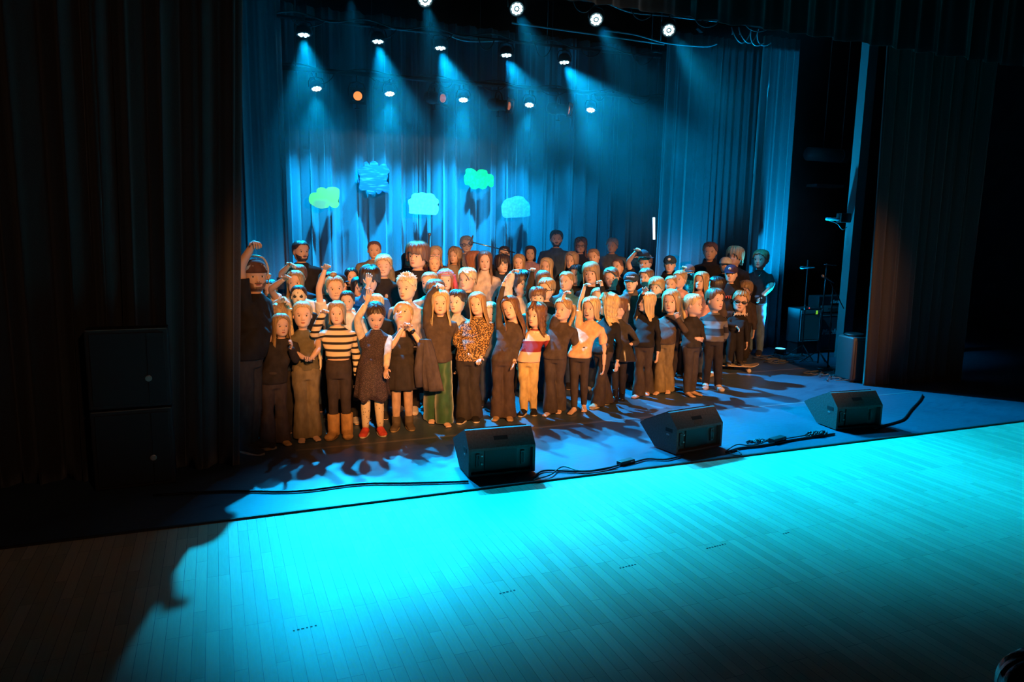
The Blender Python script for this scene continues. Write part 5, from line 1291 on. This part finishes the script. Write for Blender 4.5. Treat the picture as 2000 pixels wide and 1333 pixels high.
person(934, 570, 614, 'smiling girl in a leopard print blouse with her head tilted', feet=((905, 823), (927, 820)), b=-6, h=-16, roll=8, hair=('longside', 'light'), hlen=.6, top=('shirt', TAN), tpat=pat_leopard(), bot=('flare', DGR), shoe=('shoe', BLK), smile=1,
       aL=(888, 668, 915, 690, 922, 693), aR=(948, 672, 938, 702, 932, 708), front=True, extra={'solec': (0.7, 0.6, 0.5)})
person(1000, 577, 622, 'girl with long brown hair in grey-brown clothes, one arm stretched straight up', feet=((972, 818), (993, 818)), b=-4, h=-22, roll=18, hair=('long', 'brown'), hlen=.8, top=('tight', GRB), bot=('flare', (0.065, 0.043, 0.034)), shoe=('sock', (0.40, 0.26, 0.14)),
       aL=(974, 585, 986, 545, 1000, 518), aR=(1010, 680, 1004, 708, 998, 722), front=True, nrmL='right', curl=(.35, .05))
_ru = pat_stripes('rugby_stripes', [(0, (0.66, 0.48, 0.34)), (.5, MAR)], .21, .04)
P = person(1048, 592, 637, 'curly-haired small girl in a maroon and cream striped rugby shirt and cream trousers', feet=((1023, 810), (1041, 808)), b=-6, h=-34, hair=('curly', 'brown'), top=('sweater', CRM), tpat=_ru, bot=('straight', (0.56, 0.40, 0.16)), shoe=('shoe', BLK),
       aL='down', aR='down', front=True, extra={'solec': (0.6, 0.5, 0.35)})
cn = np.array([*P['spine'](P['neck'][2]), P['neck'][2]])
P['put']('collar', *tube_geo([cn+P['Sb']*P['A']*.42*math.sin(q)+P['Fb']*P['A']*.45*math.cos(q)-np.array([0, 0, .022*math.cos(q)]) for q in np.linspace(0, 2*math.pi, 21)], .014, 8), cloth((0.70, 0.62, 0.46)), P['root'])
person(1101, 580, 624, 'girl with a ponytail in a grey-brown t-shirt, her raised arm across her face', feet=((1074, 810), (1092, 804)), b=-16, h=-30, hair=('pony', 'light'), extra={'ponyside': .75}, top=('tee', GRB), bot=('flare', (0.06, 0.045, 0.04)), shoe=('bare', TAN), smile=1,
       aL=(1090, 612, 1103, 574, 1116, 566), aR='down', front=True, curl=(.7, .4), nrmL='down')
person(1155, 579, 622, 'smiling girl with a fair bob in an apricot t-shirt, arm raised', feet=((1121, 806), (1140, 800)), b=-10, h=-26, hair=('bob', 'blond'), hlen=1, top=('tee', APR), bot=('legging', (0.05, 0.038, 0.034)), shoe=('bare', TAN), smile=2,
       aL=(1133, 582, 1143, 556, 1155, 553), aR='down', front=True, curl=(.55, .4), nrmL='down')
person(1190, 574, 616, 'girl in black turned away with blond curls and her hand lifted, in beige trainers', feet=((1166, 796), (1184, 790)), b=-40, h=-75, hair=('curly', 'blond'), top=('long', BLK), bot=('flare', (0.05, 0.038, 0.034)), shoe=('shoe', (0.42, 0.32, 0.20)),
       aL=(1186, 572, 1174, 551, 1168, 546), aR='down', front=True, extra={'solec': (0.5, 0.42, 0.3)}, toward=(1, 1))
P = person(1208, 577, 618, 'girl with a fringe and a white hair bow in a black top and leather skirt', feet=((1201, 786), (1214, 780)), b=-14, h=-62, hair=('tiedfringe', 'brown'), top=('long', (0.045, 0.04, 0.038)), bot=('skirt', (0.035, 0.03, 0.026)), bpat=cloth((0.035, 0.03, 0.026), 'leather'), shoe=('ankle', BLK),
       aL='down', aR='hip', front=True, hem=.56, extra={'tights': cloth((0.03, 0.025, 0.025)), 'skirtlen': .40, 'skirtflare': .03, 'solec': (0.02, 0.02, 0.02)})
o = P['put']('hair_bow', P['headT'](np.vstack([ell((.28, .42, .62), (.13, .05, .07))[0], ell((.36, .44, .44), (.06, .05, .14))[0]])), merge([ell((0, 0, 0), (1, 1, 1)), ell((0, 0, 0), (1, 1, 1))])[1], cloth((0.75, 0.72, 0.70)))
person(1264, 570, 608, 'girl in black with long blond hair, seen in profile with one arm up', feet=((1247, 776), (1264, 770)), b=-18, h=-58, hair=('long', 'blond'), hlen=.7, top=('long', BLK), bot=('flare', (0.055, 0.042, 0.036)), shoe=('sock', (0.55, 0.34, 0.30)),
       aL=(1249, 592, 1257, 570, 1268, 560), aR='down', front=True, nrmL='cam')
person(1312, 565, 609, 'girl with a fair bob in a grey-brown sweater touching her chin', feet=((1287, 769), (1304, 766)), b=-12, h=-14, hair=('bob', 'light'), top=('sweater', GRB), bot=('flare', (0.19, 0.145, 0.075)), shoe=('bare', TAN),
       aL='down', aR=(1340, 650, 1322, 622, 1320, 606), front=True, nrmR='cam')
person(1356, 573, 613, 'child in black with a fair ponytail streaked pink, turned to the right', feet=((1342, 773), (1352, 771)), b=48, h=66, hair=('pony', 'blond'), top=('long', (0.03, 0.026, 0.026)), bot=('straight', (0.055, 0.045, 0.04)), shoe=('bare', TAN),
       aL='clasp', aR='clasp', front=True)
_gs = pat_stripes('grey_sweater_stripes', [(0, (0.14, 0.13, 0.125)), (.5, (0.03, 0.026, 0.026))], .165, .04)
person(1398, 563, 605, 'boy in a grey striped sweater and white trainers looking to the right', feet=((1378, 758), (1402, 761)), b=10, h=42, hair=('short', 'brown'), top=('sweater', GRY), tpat=_gs, bot=('straight', DGR), shoe=('shoe', (0.72, 0.62, 0.58)),
       aL='back', aR='back', front=True, extra={'solec': (0.7, 0.6, 0.55)})

# boy on the skateboard, and the two behind him
bp_ = ground(1437, 722)
P = person(1446, 567, 607, 'boy in sunglasses and a black printed hoodie standing on a skateboard', feet=((1424, 712), (1444, 712)), z0=.105, b=10, h=6, hair=('short', 'light'), glasses='sun', top=('hoodie', BLK), bot=('baggy', BLK), shoe=('shoe', (0.05, 0.04, 0.035)),
       aL=(1420, 632, 1440, 640, 1447, 648), aR='down', front=True, roll=-8)
chest_text(P, "JAMM'IN", .052, .69, .01, (0.72, 0.60, 0.46), off=.038)
skb = empty('skateboard', (P['O'][0], P['O'][1], 0), math.atan2(P['ir'][1], P['ir'][0])+.15, 'pale wooden skateboard under the boy in sunglasses', 'skateboard')
m = MB(); pr = []
for t in np.linspace(-1, 1, 25):
    x_ = t*.36; z_ = .083+.05*max(0, abs(t)-.68)**1.2*3; wd_ = .10*min(1, (1-abs(t)**6)+.35)**.8; pr.append([(x_, -wd_, z_), (x_, wd_, z_), (x_, wd_, z_+.011), (x_, -wd_, z_+.011)])
m.add(*rings_loft([np.array(r) for r in pr])); m.build('deck', mat('deck_wood', (0.55, 0.42, 0.26), 0.5), skb)
for sx in (-.22, .22):
    m = MB(); m.box((sx-.025, -.06, .05), (sx+.025, .06, .084), .006); m.tube([(sx, -.10, .040), (sx, .10, .040)], .008, 8); tr = m.build('truck', M_metal, skb)
    for sy in (-.085, .085):
        m = MB(); m.lathe([(.010, -.02), (.028, -.02), (.030, -.012), (.030, .012), (.028, .02), (.010, .02)], 18, (sx, sy, .031), (0, 1, 0)); m.build('wheel', mat('wheel_white', (0.6, 0.5, 0.4), 0.5), tr, True)
person(1457, 548, 581, 'fair-haired boy in a plain dark jacket standing behind the boy in sunglasses', Y=9.15, b=-14, h=-20, hair=('fringe', 'light'), top=('jacket', GRB), bot=('baggy', DGR))
P = person(1487, 488, 523, 'tall youth with a thin necklace in a black t-shirt and blue jeans', feet=((1462, 690), (1482, 693)), b=-18, h=-22, adult=True, hair=('short', 'light'), top=('tee', BLK), bot=('jeans', (0.12, 0.20, 0.30)), shoe=('shoe', DGR),
       aL='clasp', aR=(1508, 560, 1484, 583, 1476, 588), skin='a')
cn = np.array([*P['spine'](P['neck'][2]), P['neck'][2]-.005])
P['put']('necklace', *tube_geo([cn+P['Sb']*P['A']*.34*s_+P['Fb']*(P['A']*(.40+.25*t_))-P['Z']*.10*t_ for s_, t_ in [(-1, 0), (-.7, .5), (-.3, .85), (0, 1), (.3, .85), (.7, .5), (1, 0)]], .0035, 6), M_chrome)
w_ = P['arms'][1]; wc = w_[1]*.2+w_[2]*.8; P['put']('wrist_watch', *tube_geo([wc-unit(w_[2]-w_[1])*.015, wc+unit(w_[2]-w_[1])*.015], .034, 14), M_black)

# ---- second row and behind: (x, top, chin, row, label, options)
B = [
 (546, 592, 637, 1, 'fair-haired boy half hidden behind the leftmost girl with long hair', dict(h=-14, hair=('fringe', 'light'), top=('long', NAVY))),
 (583, 556, 597, 1.5, 'dark-haired boy with his face painted as a white skull', dict(h=-6, hair=('crop', 'dark'), paint=True, top=('long', BLK), aL=(535, 596, 556, 583, 567, 592), sleeve=.45)),
 (576, 528, 572, 2.2, 'fair-haired girl in white with one elbow out and her hand at her temple', dict(h=-8, hair=('longside', 'light'), top=('tee', WHT), aL=(528, 565, 555, 545, 568, 536), sleeve=.3)),
 (581, 517, 560, 3.1, 'boy in a dark top saluting behind the girl in white', dict(h=4, hair=('fringe', 'brown'), top=('tee', NAVY), aL=(549, 535, 566, 517, 578, 516), sleeve=.55)),
 (655, 537, 585, 1.7, 'smiling girl with a small topknot in white, arm stretched up', dict(h=4, roll=6, hair=('bun', 'light'), top=('tee', WHT), smile=1, aL=(622, 565, 635, 526, 643, 512), sleeve=.3)),
 (638, 531, 571, 2.5, 'dark-haired child in shadow behind the raised arm of the topknot girl', dict(h=20, hair=('longside', 'dark'), skin='c', top=('long', BLK))),
 (662, 533, 570, 3.4, 'short-haired boy in a dark cap looking away behind the topknot girl', dict(h=60, hair=('crop', 'dark'), cap=(NAVY, 'front'), top=('long', BLK))),
 (678, 567, 606, 1.0, 'smiling dark-haired girl in a white sweater right of the striped sweater', dict(h=-6, hair=('tied', 'dark'), skin='b', smile=1, top=('sweater', WHT))),
 (686, 523, 556, 3.9, 'dark-haired girl peering over the heads, left of the boy shielding his face', dict(h=10, hair=('long', 'black'), hlen=.6, top=('long', BLK))),
 (699, 541, 577, 2.8, 'girl with long dark hair looking down beside the boy in a blue top', dict(h=16, pitch=10, hair=('longside', 'black'), skin='b', top=('long', BLK))),
 (722, 520, 566, 2.2, 'dark-haired boy in a blue polo holding a hand in front of his face', dict(h=0, pitch=12, hair=('mop', 'dark'), top=('shirt', (0.03, 0.07, 0.14)), aL=(708, 592, 719, 557, 722, 528))),
 (731, 470, 504, 6.3, 'tall short-haired youth in a grey zip-neck sweater, back left', dict(h=0, adult=True, hair=('crop', 'brown'), top=('jacket', (0.20, 0.19, 0.18)))),
 (749, 497, 539, 3.4, 'blond boy with closed eyes in a black t-shirt with a fox print', dict(h=-4, closed=True, smile=1, hair=('short', 'blond'), top=('tee', BLK), print_=('fox', 0))),
 (795, 533, 583, 1.25, 'boy with tousled white-blond hair in a lilac-grey shirt, glancing left', dict(h=-26, pitch=8, hair=('spiky', 'pale'), top=('shirt', (0.42, 0.36, 0.38)))),
 (816, 474, 522, 4.0, 'big broad youth with a brown mop of hair in a black sweatshirt', dict(h=-30, adult=True, wd=1.22, hair=('mop', 'brown'), top=('sweater', BLK))),
 (795, 494, 521, 6.2, 'dark-haired girl half hidden left of the big youth', dict(h=20, hair=('long', 'black'), hlen=.7, top=('long', BLK))),
 (851, 480, 511, 7.5, 'fair long-haired woman in a dark maroon cardigan', dict(h=8, adult=True, hair=('longside', 'blond'), top=('jacket', (0.09, 0.025, 0.03)))),
 (848, 497, 530, 5.1, 'blond girl with heart-shaped glasses pushed up on her hair', dict(h=4, hair=('tied', 'pale'), top=('long', GRB), hearts=True)),
 (889, 484, 514, 6.4, 'woman with long wavy hair in a beige-grey cardigan looking left', dict(h=-24, adult=True, hair=('curly', 'light'), top=('jacket', (0.26, 0.21, 0.16)))),
 (911, 461, 492, 8.2, 'man in glasses standing at the microphone stand, lit blue', dict(h=4, adult=True, glasses='x', hair=('short', 'grey'), top=('shirt', GRY))),
 (927, 490, 528, 4.9, 'red-haired girl turned right behind the tall girl', dict(h=62, b=20, hair=('longside', 'red'), top=('long', WHT))),
 (947, 490, 528, 4.2, 'tall girl with very long brown hair in a pale grey turtleneck', dict(h=2, hair=('long', 'brown'), hlen=1.15, top=('turtle', (0.50, 0.43, 0.38)))),
 (913, 523, 566, 2.5, 'blond boy with swept fringe in a black polo shirt looking left', dict(h=-28, hair=('swoop', 'pale'), top=('shirt', BLK))),
 (870, 525, 566, 3.2, 'girl in a pink knitted headband and scarf', dict(h=2, hair=('longside', 'red'), top=('long', (0.35, 0.08, 0.10)), band=True)),
 (839, 530, 573, 2.4, 'short-haired boy in a pale jacket left of the raised hoodie sleeve', dict(h=-22, hair=('crop', 'light'), top=('jacket', (0.60, 0.58, 0.50)))),
 (850, 546, 590, 1.3, 'child in a dark green jacket right behind the girl in the hoodie', dict(h=-20, hair=('fringe', 'brown'), top=('jacket', (0.02, 0.06, 0.07)))),
 (893, 566, 610, 1.0, 'dark-haired boy in a checked shirt between the hoodie and leopard print girls', dict(h=-24, hair=('short', 'dark'), top=('shirt', (0.40, 0.40, 0.38)))),
 (957, 590, 632, .9, 'small white-blond child behind the girl in leopard print', dict(h=0, hair=('short', 'pale'), top=('long', GRY))),
 (985, 480, 508, 7.6, 'woman in glasses behind the microphone boom', dict(h=-6, adult=True, glasses='x', hair=('tied', 'dark'), top=('long', NAVY))),
 (981, 499, 532, 4.6, 'dark-haired boy looking right behind the stretched arm', dict(h=28, hair=('mop', 'dark'), top=('hoodie', NAVY))),
 (1036, 480, 508, 7.2, 'smiling woman with pinned-up hair in a checked pink shawl', dict(h=0, adult=True, hair=('bob', 'dark'), smile=1, top=('jacket', (0.35, 0.22, 0.28)))),
 (1014, 496, 528, 5.0, 'girl with parted fair hair beside the smiling woman', dict(h=-4, hair=('longside', 'light'), top=('long', BLK))),
 (1068, 503, 536, 4.6, 'blond girl with long straight hair below the man in the navy jumper', dict(h=-16, hair=('long', 'blond'), hlen=.7, top=('long', BLK))),
 (1018, 530, 574, 2.0, 'child in a white fleece sleeve and floral vest with an arm curved overhead', dict(h=30, hair=('mop', 'dark'), top=('sweater', WHT), aL=(990, 562, 1001, 532, 1014, 524), extra={'puff': .022}, curl=(.6, .4), nrmL='down')),
 (1067, 543, 584, 1.2, 'laughing boy in glasses and a black sweatshirt with a fist raised', dict(h=-26, roll=-4, smile=2, glasses='x', hair=('short', 'light'), top=('sweater', DGR), aL=(1032, 570, 1040, 530, 1043, 520), curl=(1.1, .4))),
 (1061, 528, 566, 2.5, 'brown-haired child with a fringe behind the laughing boy', dict(h=0, hair=('bobfringe', 'brown'), top=('long', NAVY))),
 (1087, 450, 481, 7.6, 'tall bearded man in a navy jumper in the back row', dict(h=4, adult=True, beard='dark', hair=('short', 'dark'), top=('sweater', (0.03, 0.06, 0.12)), z0=.0)),
 (1134, 465, 493, 8.0, 'long-haired woman in glasses and a black dress at the back', dict(h=4, adult=True, glasses='x', hair=('curly', 'brown'), top=('long', BLK))),
 (1196, 465, 493, 8.4, 'man in a cardigan over a black roll-neck at the back', dict(h=-16, adult=True, hair=('short', 'grey'), top=('jacket', (0.09, 0.12, 0.15)))),
 (1117, 491, 525, 4.8, 'fair girl in black with her hair over her shoulder, looking left', dict(h=-20, hair=('longside', 'light'), top=('sweater', BLK))),
 (1161, 485, 517, 5.4, 'fair-haired girl in a black t-shirt with her head on one side', dict(h=-14, roll=10, hair=('tied', 'light'), top=('tee', BLK))),
 (1156, 511, 554, 3.0, 'teenager with a parted fringe in a black top', dict(h=-12, roll=6, hair=('bobfringe', 'light'), top=('tee', BLK))),
 (1127, 517, 553, 3.9, 'dark-haired boy looking left beside the teenager with the fringe', dict(h=-28, hair=('short', 'dark'), top=('long', BLK))),
 (1107, 529, 567, 2.0, 'crop-haired boy in a teal patterned jacket', dict(h=-26, hair=('crop', 'light'), top=('hoodie', (0.05, 0.16, 0.20)))),
 (1207, 505, 537, 4.6, 'small boy looking up to the left in front of the man in a cardigan', dict(h=-30, pitch=-10, hair=('crop', 'brown'), top=('long', BLK))),
 (1196, 522, 561, 2.6, 'boy with side-swept brown hair in a black t-shirt with a red print', dict(h=-6, roll=10, hair=('swoop', 'brown'), top=('tee', BLK), print_=('flame', 0))),
 (1168, 561, 598, 1.1, 'child with bluish fair hair behind the raised black sleeve', dict(h=-4, hair=('crop', 'light'), top=('long', GRY))),
 (1233, 531, 568, 1.3, 'boy in a dark cap and a grey hoodie behind the girl with the bow', dict(h=-6, hair=('crop', 'brown'), cap=((0.03, 0.04, 0.05), 'front', (0.03, 0.04, 0.05), 'strip', .13), top=('hoodie', (0.10, 0.085, 0.08)))),
 (1261, 496, 529, 3.9, 'brown-haired boy in black holding a cap above his head', dict(h=-18, hair=('short', 'brown'), top=('tee', BLK), aL=(1226, 512, 1243, 491, 1251, 482), sleeve=.35, curl=(1.0, .4))),
 (1243, 489, 517, 4.9, 'child in a blue coat behind the lifted cap', dict(h=8, hair=('fringe', 'dark'), top=('jacket', (0.05, 0.12, 0.18)))),
 (1263, 524, 558, 2.4, 'boy with short brown hair in a dark blue t-shirt looking left', dict(h=-30, hair=('short', 'brown'), top=('tee', (0.02, 0.05, 0.07)))),
 (1283, 541, 578, 1.3, 'boy with a wispy fringe in a black sweater beside the blond girl in profile', dict(h=-20, hair=('fringe', 'light'), top=('sweater', BLK))),
 (1309, 499, 531, 4.2, 'boy in a black cap with a white badge and a dark hoodie', dict(h=-4, hair=('crop', 'dark'), cap=((0.03, 0.05, 0.055), 'front', (0.03, 0.05, 0.055), 'patch', .30), top=('hoodie', BLK))),
 (1388, 473, 507, 5.2, 'tall brown-haired youth in a black zipped hoodie', dict(h=-6, adult=True, hair=('short', 'brown'), top=('hoodie', BLK))),
 (1418, 502, 532, 3.4, 'boy in a white-fronted cap and a dark jacket', dict(h=-4, hair=('crop', 'dark'), skin='b', cap=((0.55, 0.58, 0.6), 'front', (0.04, 0.06, 0.1), '', .2), top=('jacket', BLK))),
 (1437, 483, 517, 4.4, 'youth with fluffy fair hair leaning an arm round a boy in a purple cap', dict(h=-30, adult=True, hair=('mop', 'light'), top=('tee', BLK), aL=(1428, 552, 1411, 555, 1405, 555), sleeve=.4, toward=(1, 1))),
 (1429, 517, 550, 2.5, 'boy in a dark purple cap with an arm round his neck', dict(h=-10, hair=('crop', 'brown'), cap=((0.05, 0.035, 0.08), 'front', (0.06, 0.03, 0.08), 'patch', .26), top=('tee', BLK), print_=('text', 'VTE'))),
 (1371, 530, 565, 1.6, 'smiling girl in a pink floral dress with a flower in her hair', dict(h=-24, smile=1, hair=('long', 'light'), hlen=.8, top=('tee', PNK), flower=True)),
 (1329, 527, 561, 2.0, 'girl in a pink t-shirt with an open dark jacket looking left', dict(h=-28, hair=('tied', 'light'), top=('tee', PNK))),
 (1311, 538, 570, 1.6, 'fair child peeping between the bob-haired girl and the girl in pink', dict(h=-10, hair=('crop', 'light'), top=('long', GRY))),
 (1352, 534, 567, 2.5, 'dark-haired boy between the two girls in pink', dict(h=-14, hair=('fringe', 'black'), top=('long', NAVY))),
 (1346, 516, 545, 3.3, 'child touching the brim of a patterned cap', dict(h=20, hair=('crop', 'brown'), cap=((0.10, 0.10, 0.12), 'front', (0.08, 0.08, 0.1), '', .2), top=('long', WHT), aL=(1332, 545, 1335, 525, 1339, 518), sleeve=.9)),
 (1400, 540, 575, 1.5, 'child with smooth black hair turned to the left behind the boy in stripes', dict(h=-78, b=-50, hair=('bob', 'black'), top=('tee', GRB))),
 (587, 469, 509, 4.6, 'dark-bearded man in a black shirt behind the saluting boy', dict(h=26, b=14, adult=True, beard='dark', hair=('crop', 'dark'), top=('shirt', BLK))),
 (527, 545, 585, 3.1, 'person in a dark hoodie half hidden by the bearded man', dict(h=-20, hair=('crop', 'dark'), top=('hoodie', (0.03, 0.04, 0.05)))),
 (735, 574, 612, 1.1, 'child with lilac-tinted hair tucked behind the waving girl', dict(h=0, hair=('bob', 'pale'), top=('long', BLK))),
 (1050, 560, 600, .95, 'child in a pale patterned jacket behind the curly-haired girl', dict(h=4, hair=('fringe', 'brown'), top=('jacket', (0.45, 0.42, 0.42)))),
]
CAPB = None
for (x_, yt, ch, k, lab, o_) in B:
    o_ = dict(o_); pr_ = o_.pop('print_', None); hearts = o_.pop('hearts', 0); band = o_.pop('band', 0); flower = o_.pop('flower', 0)
    if 'b' not in o_: o_['b'] = o_.get('h', 0)*.35-4
    if 'bot' not in o_: o_['bot'] = (random.choice(['straight', 'baggy', 'jeans']), random.choice([BLK, DGR, NAVY, (0.05, 0.07, 0.11)]))
    if 'shoe' not in o_: o_['shoe'] = ('shoe', random.choice([BLK, DGR, (0.4, 0.36, 0.34)]))
    if k < 3.2 and 'aR' not in o_: o_['aR'] = 'down'
    P = person(x_, yt, ch, lab, Y=yk(x_, k), **o_)
    if pr_:
        if pr_[0] == 'text': chest_text(P, pr_[1], .055, .70, 0, (0.5, 0.42, 0.38) if pr_[1] != 'VTE' else (0.6, 0.12, 0.08))
        elif pr_[0] == 'fox':
            z = P['z0']+.70*P['Ht']; c0 = np.array([*P['spine'](z), z])+P['Fb']*(P['A']*.55+.03)
            ps = [ell(c0+P['Sb']*sx*.042+P['Z']*.035, (.02, .02, .028)) for sx in (-1, 1)]+[ell(c0+P['Sb']*sx*.022-P['Z']*.02, (.014, .014, .045)) for sx in (-1, 1)]+[ell(c0, (.03, .014, .02))]
            q = P['put']('fox_print', *merge(ps), cloth((0.65, 0.45, 0.28))); q.parent = P['top']
        else:
            z = P['z0']+.70*P['Ht']; c0 = np.array([*P['spine'](z), z])+P['Fb']*(P['A']*.55+.022)+P['Sb']*.03
            ps = [tube_geo([c0+P['Sb']*dx-P['Z']*.04, c0+P['Sb']*(dx*1.3+.01), c0+P['Sb']*dx*.6+P['Z']*h_], [.018, .016, .003], 7) for dx, h_ in ((-.03, .03), (0, .055), (.03, .02))]
            q = P['put']('red_print', *merge(ps), cloth((0.55, 0.05, 0.03))); q.parent = P['top']
    if hearts:
        ps = []
        for sx in (-1, 1):
            t = np.linspace(0, 2*math.pi, 25); hx = 16*np.sin(t)**3/16*.15; hz = (13*np.cos(t)-5*np.cos(2*t)-2*np.cos(3*t)-np.cos(4*t))/16*.15
            ps.append(tube_geo([(.18*sx+a, -.40-c*.2, .90+c) for a, c in zip(hx, hz)], .022, 6))
        v, f = merge(ps); P['put']('heart_glasses', P['headT'](v), f, mat('heart_frame', (0.7, 0.4, 0.42), 0.4))
    if band:
        R = []; th = np.linspace(0, 2*math.pi, 28, endpoint=False)
        for v_, g_ in ((.70, .46), (.76, .475), (.88, .44), (.98, .33), (1.04, .18), (1.06, .03)): R.append(np.stack([g_*.95*np.sin(th), .03-g_*1.05*np.cos(th), np.full(28, v_)], 1))
        v, f = rings_loft(R); P['put']('knitted_hat', P['headT'](v), f, pat_stripes('knit_hat', [(0, (0.45, 0.16, 0.25)), (.5, (0.35, 0.40, 0.5))], .03))
        P['put']('scarf', *tube_geo(P['headT'](smooth_path([(.40, -.1, .75), (.50, -.1, .3), (.55, -.15, -.1), (.45, -.2, -.5)], 5)), .03, 10), cloth((0.55, 0.08, 0.10)))
    if flower:
        ps = [ell((.40+.07*math.cos(a), -.02, .66+.07*math.sin(a)), (.05, .03, .05)) for a in np.linspace(0, 2*math.pi, 5, endpoint=False)]+[ell((.40, -.06, .66), (.03, .03, .03))]
        v, f = merge(ps); P['put']('hair_flower', P['headT'](v), f, cloth((0.75, 0.55, 0.45)))
        P['put']('earring', P['headT'](tube_geo([(.40, 0, .30), (.40, 0, .10)], .018, 8)[0]), tube_geo([(.40, 0, .30), (.40, 0, .10)], .018, 8)[1], cloth((0.7, 0.6, 0.4)))
    if 'holding a cap' in lab: CAPB = P
# cap held up by that boy
if CAPB:
    hp_ = CAPB['arms'][0][2]+CAPB['arms'][0][3]*.07; th = np.linspace(0, 2*math.pi, 26, endpoint=False); R = []
    q = empty('cap', hp_, 0, 'black cap held up in the air by a brown-haired boy', 'cap')
    for t in np.linspace(0, 1, 8):
        e = t*math.pi/2; R.append(np.stack([.095*max(.02, math.sin(e))*np.sin(th)+.09, .10*max(.02, math.sin(e))*np.cos(th), np.full(26, -.10+.10*math.cos(e))], 1))
    mesh_obj('crown_panel', *rings_loft(R), cloth((0.02, 0.025, 0.035)), q)
    v, f = ell((0, 0, 0), (.075, .085, .006), 18, 6); mesh_obj('brim', v+np.array([.19, 0, -.115]), f, cloth((0.02, 0.025, 0.035)), q)

person(2036, 1284, 1450, 'dark head of an audience member at the bottom right corner', Y=.82, b=165, h=165, hair=('short', 'black'), top=('long', BLK), bot=('straight', BLK))
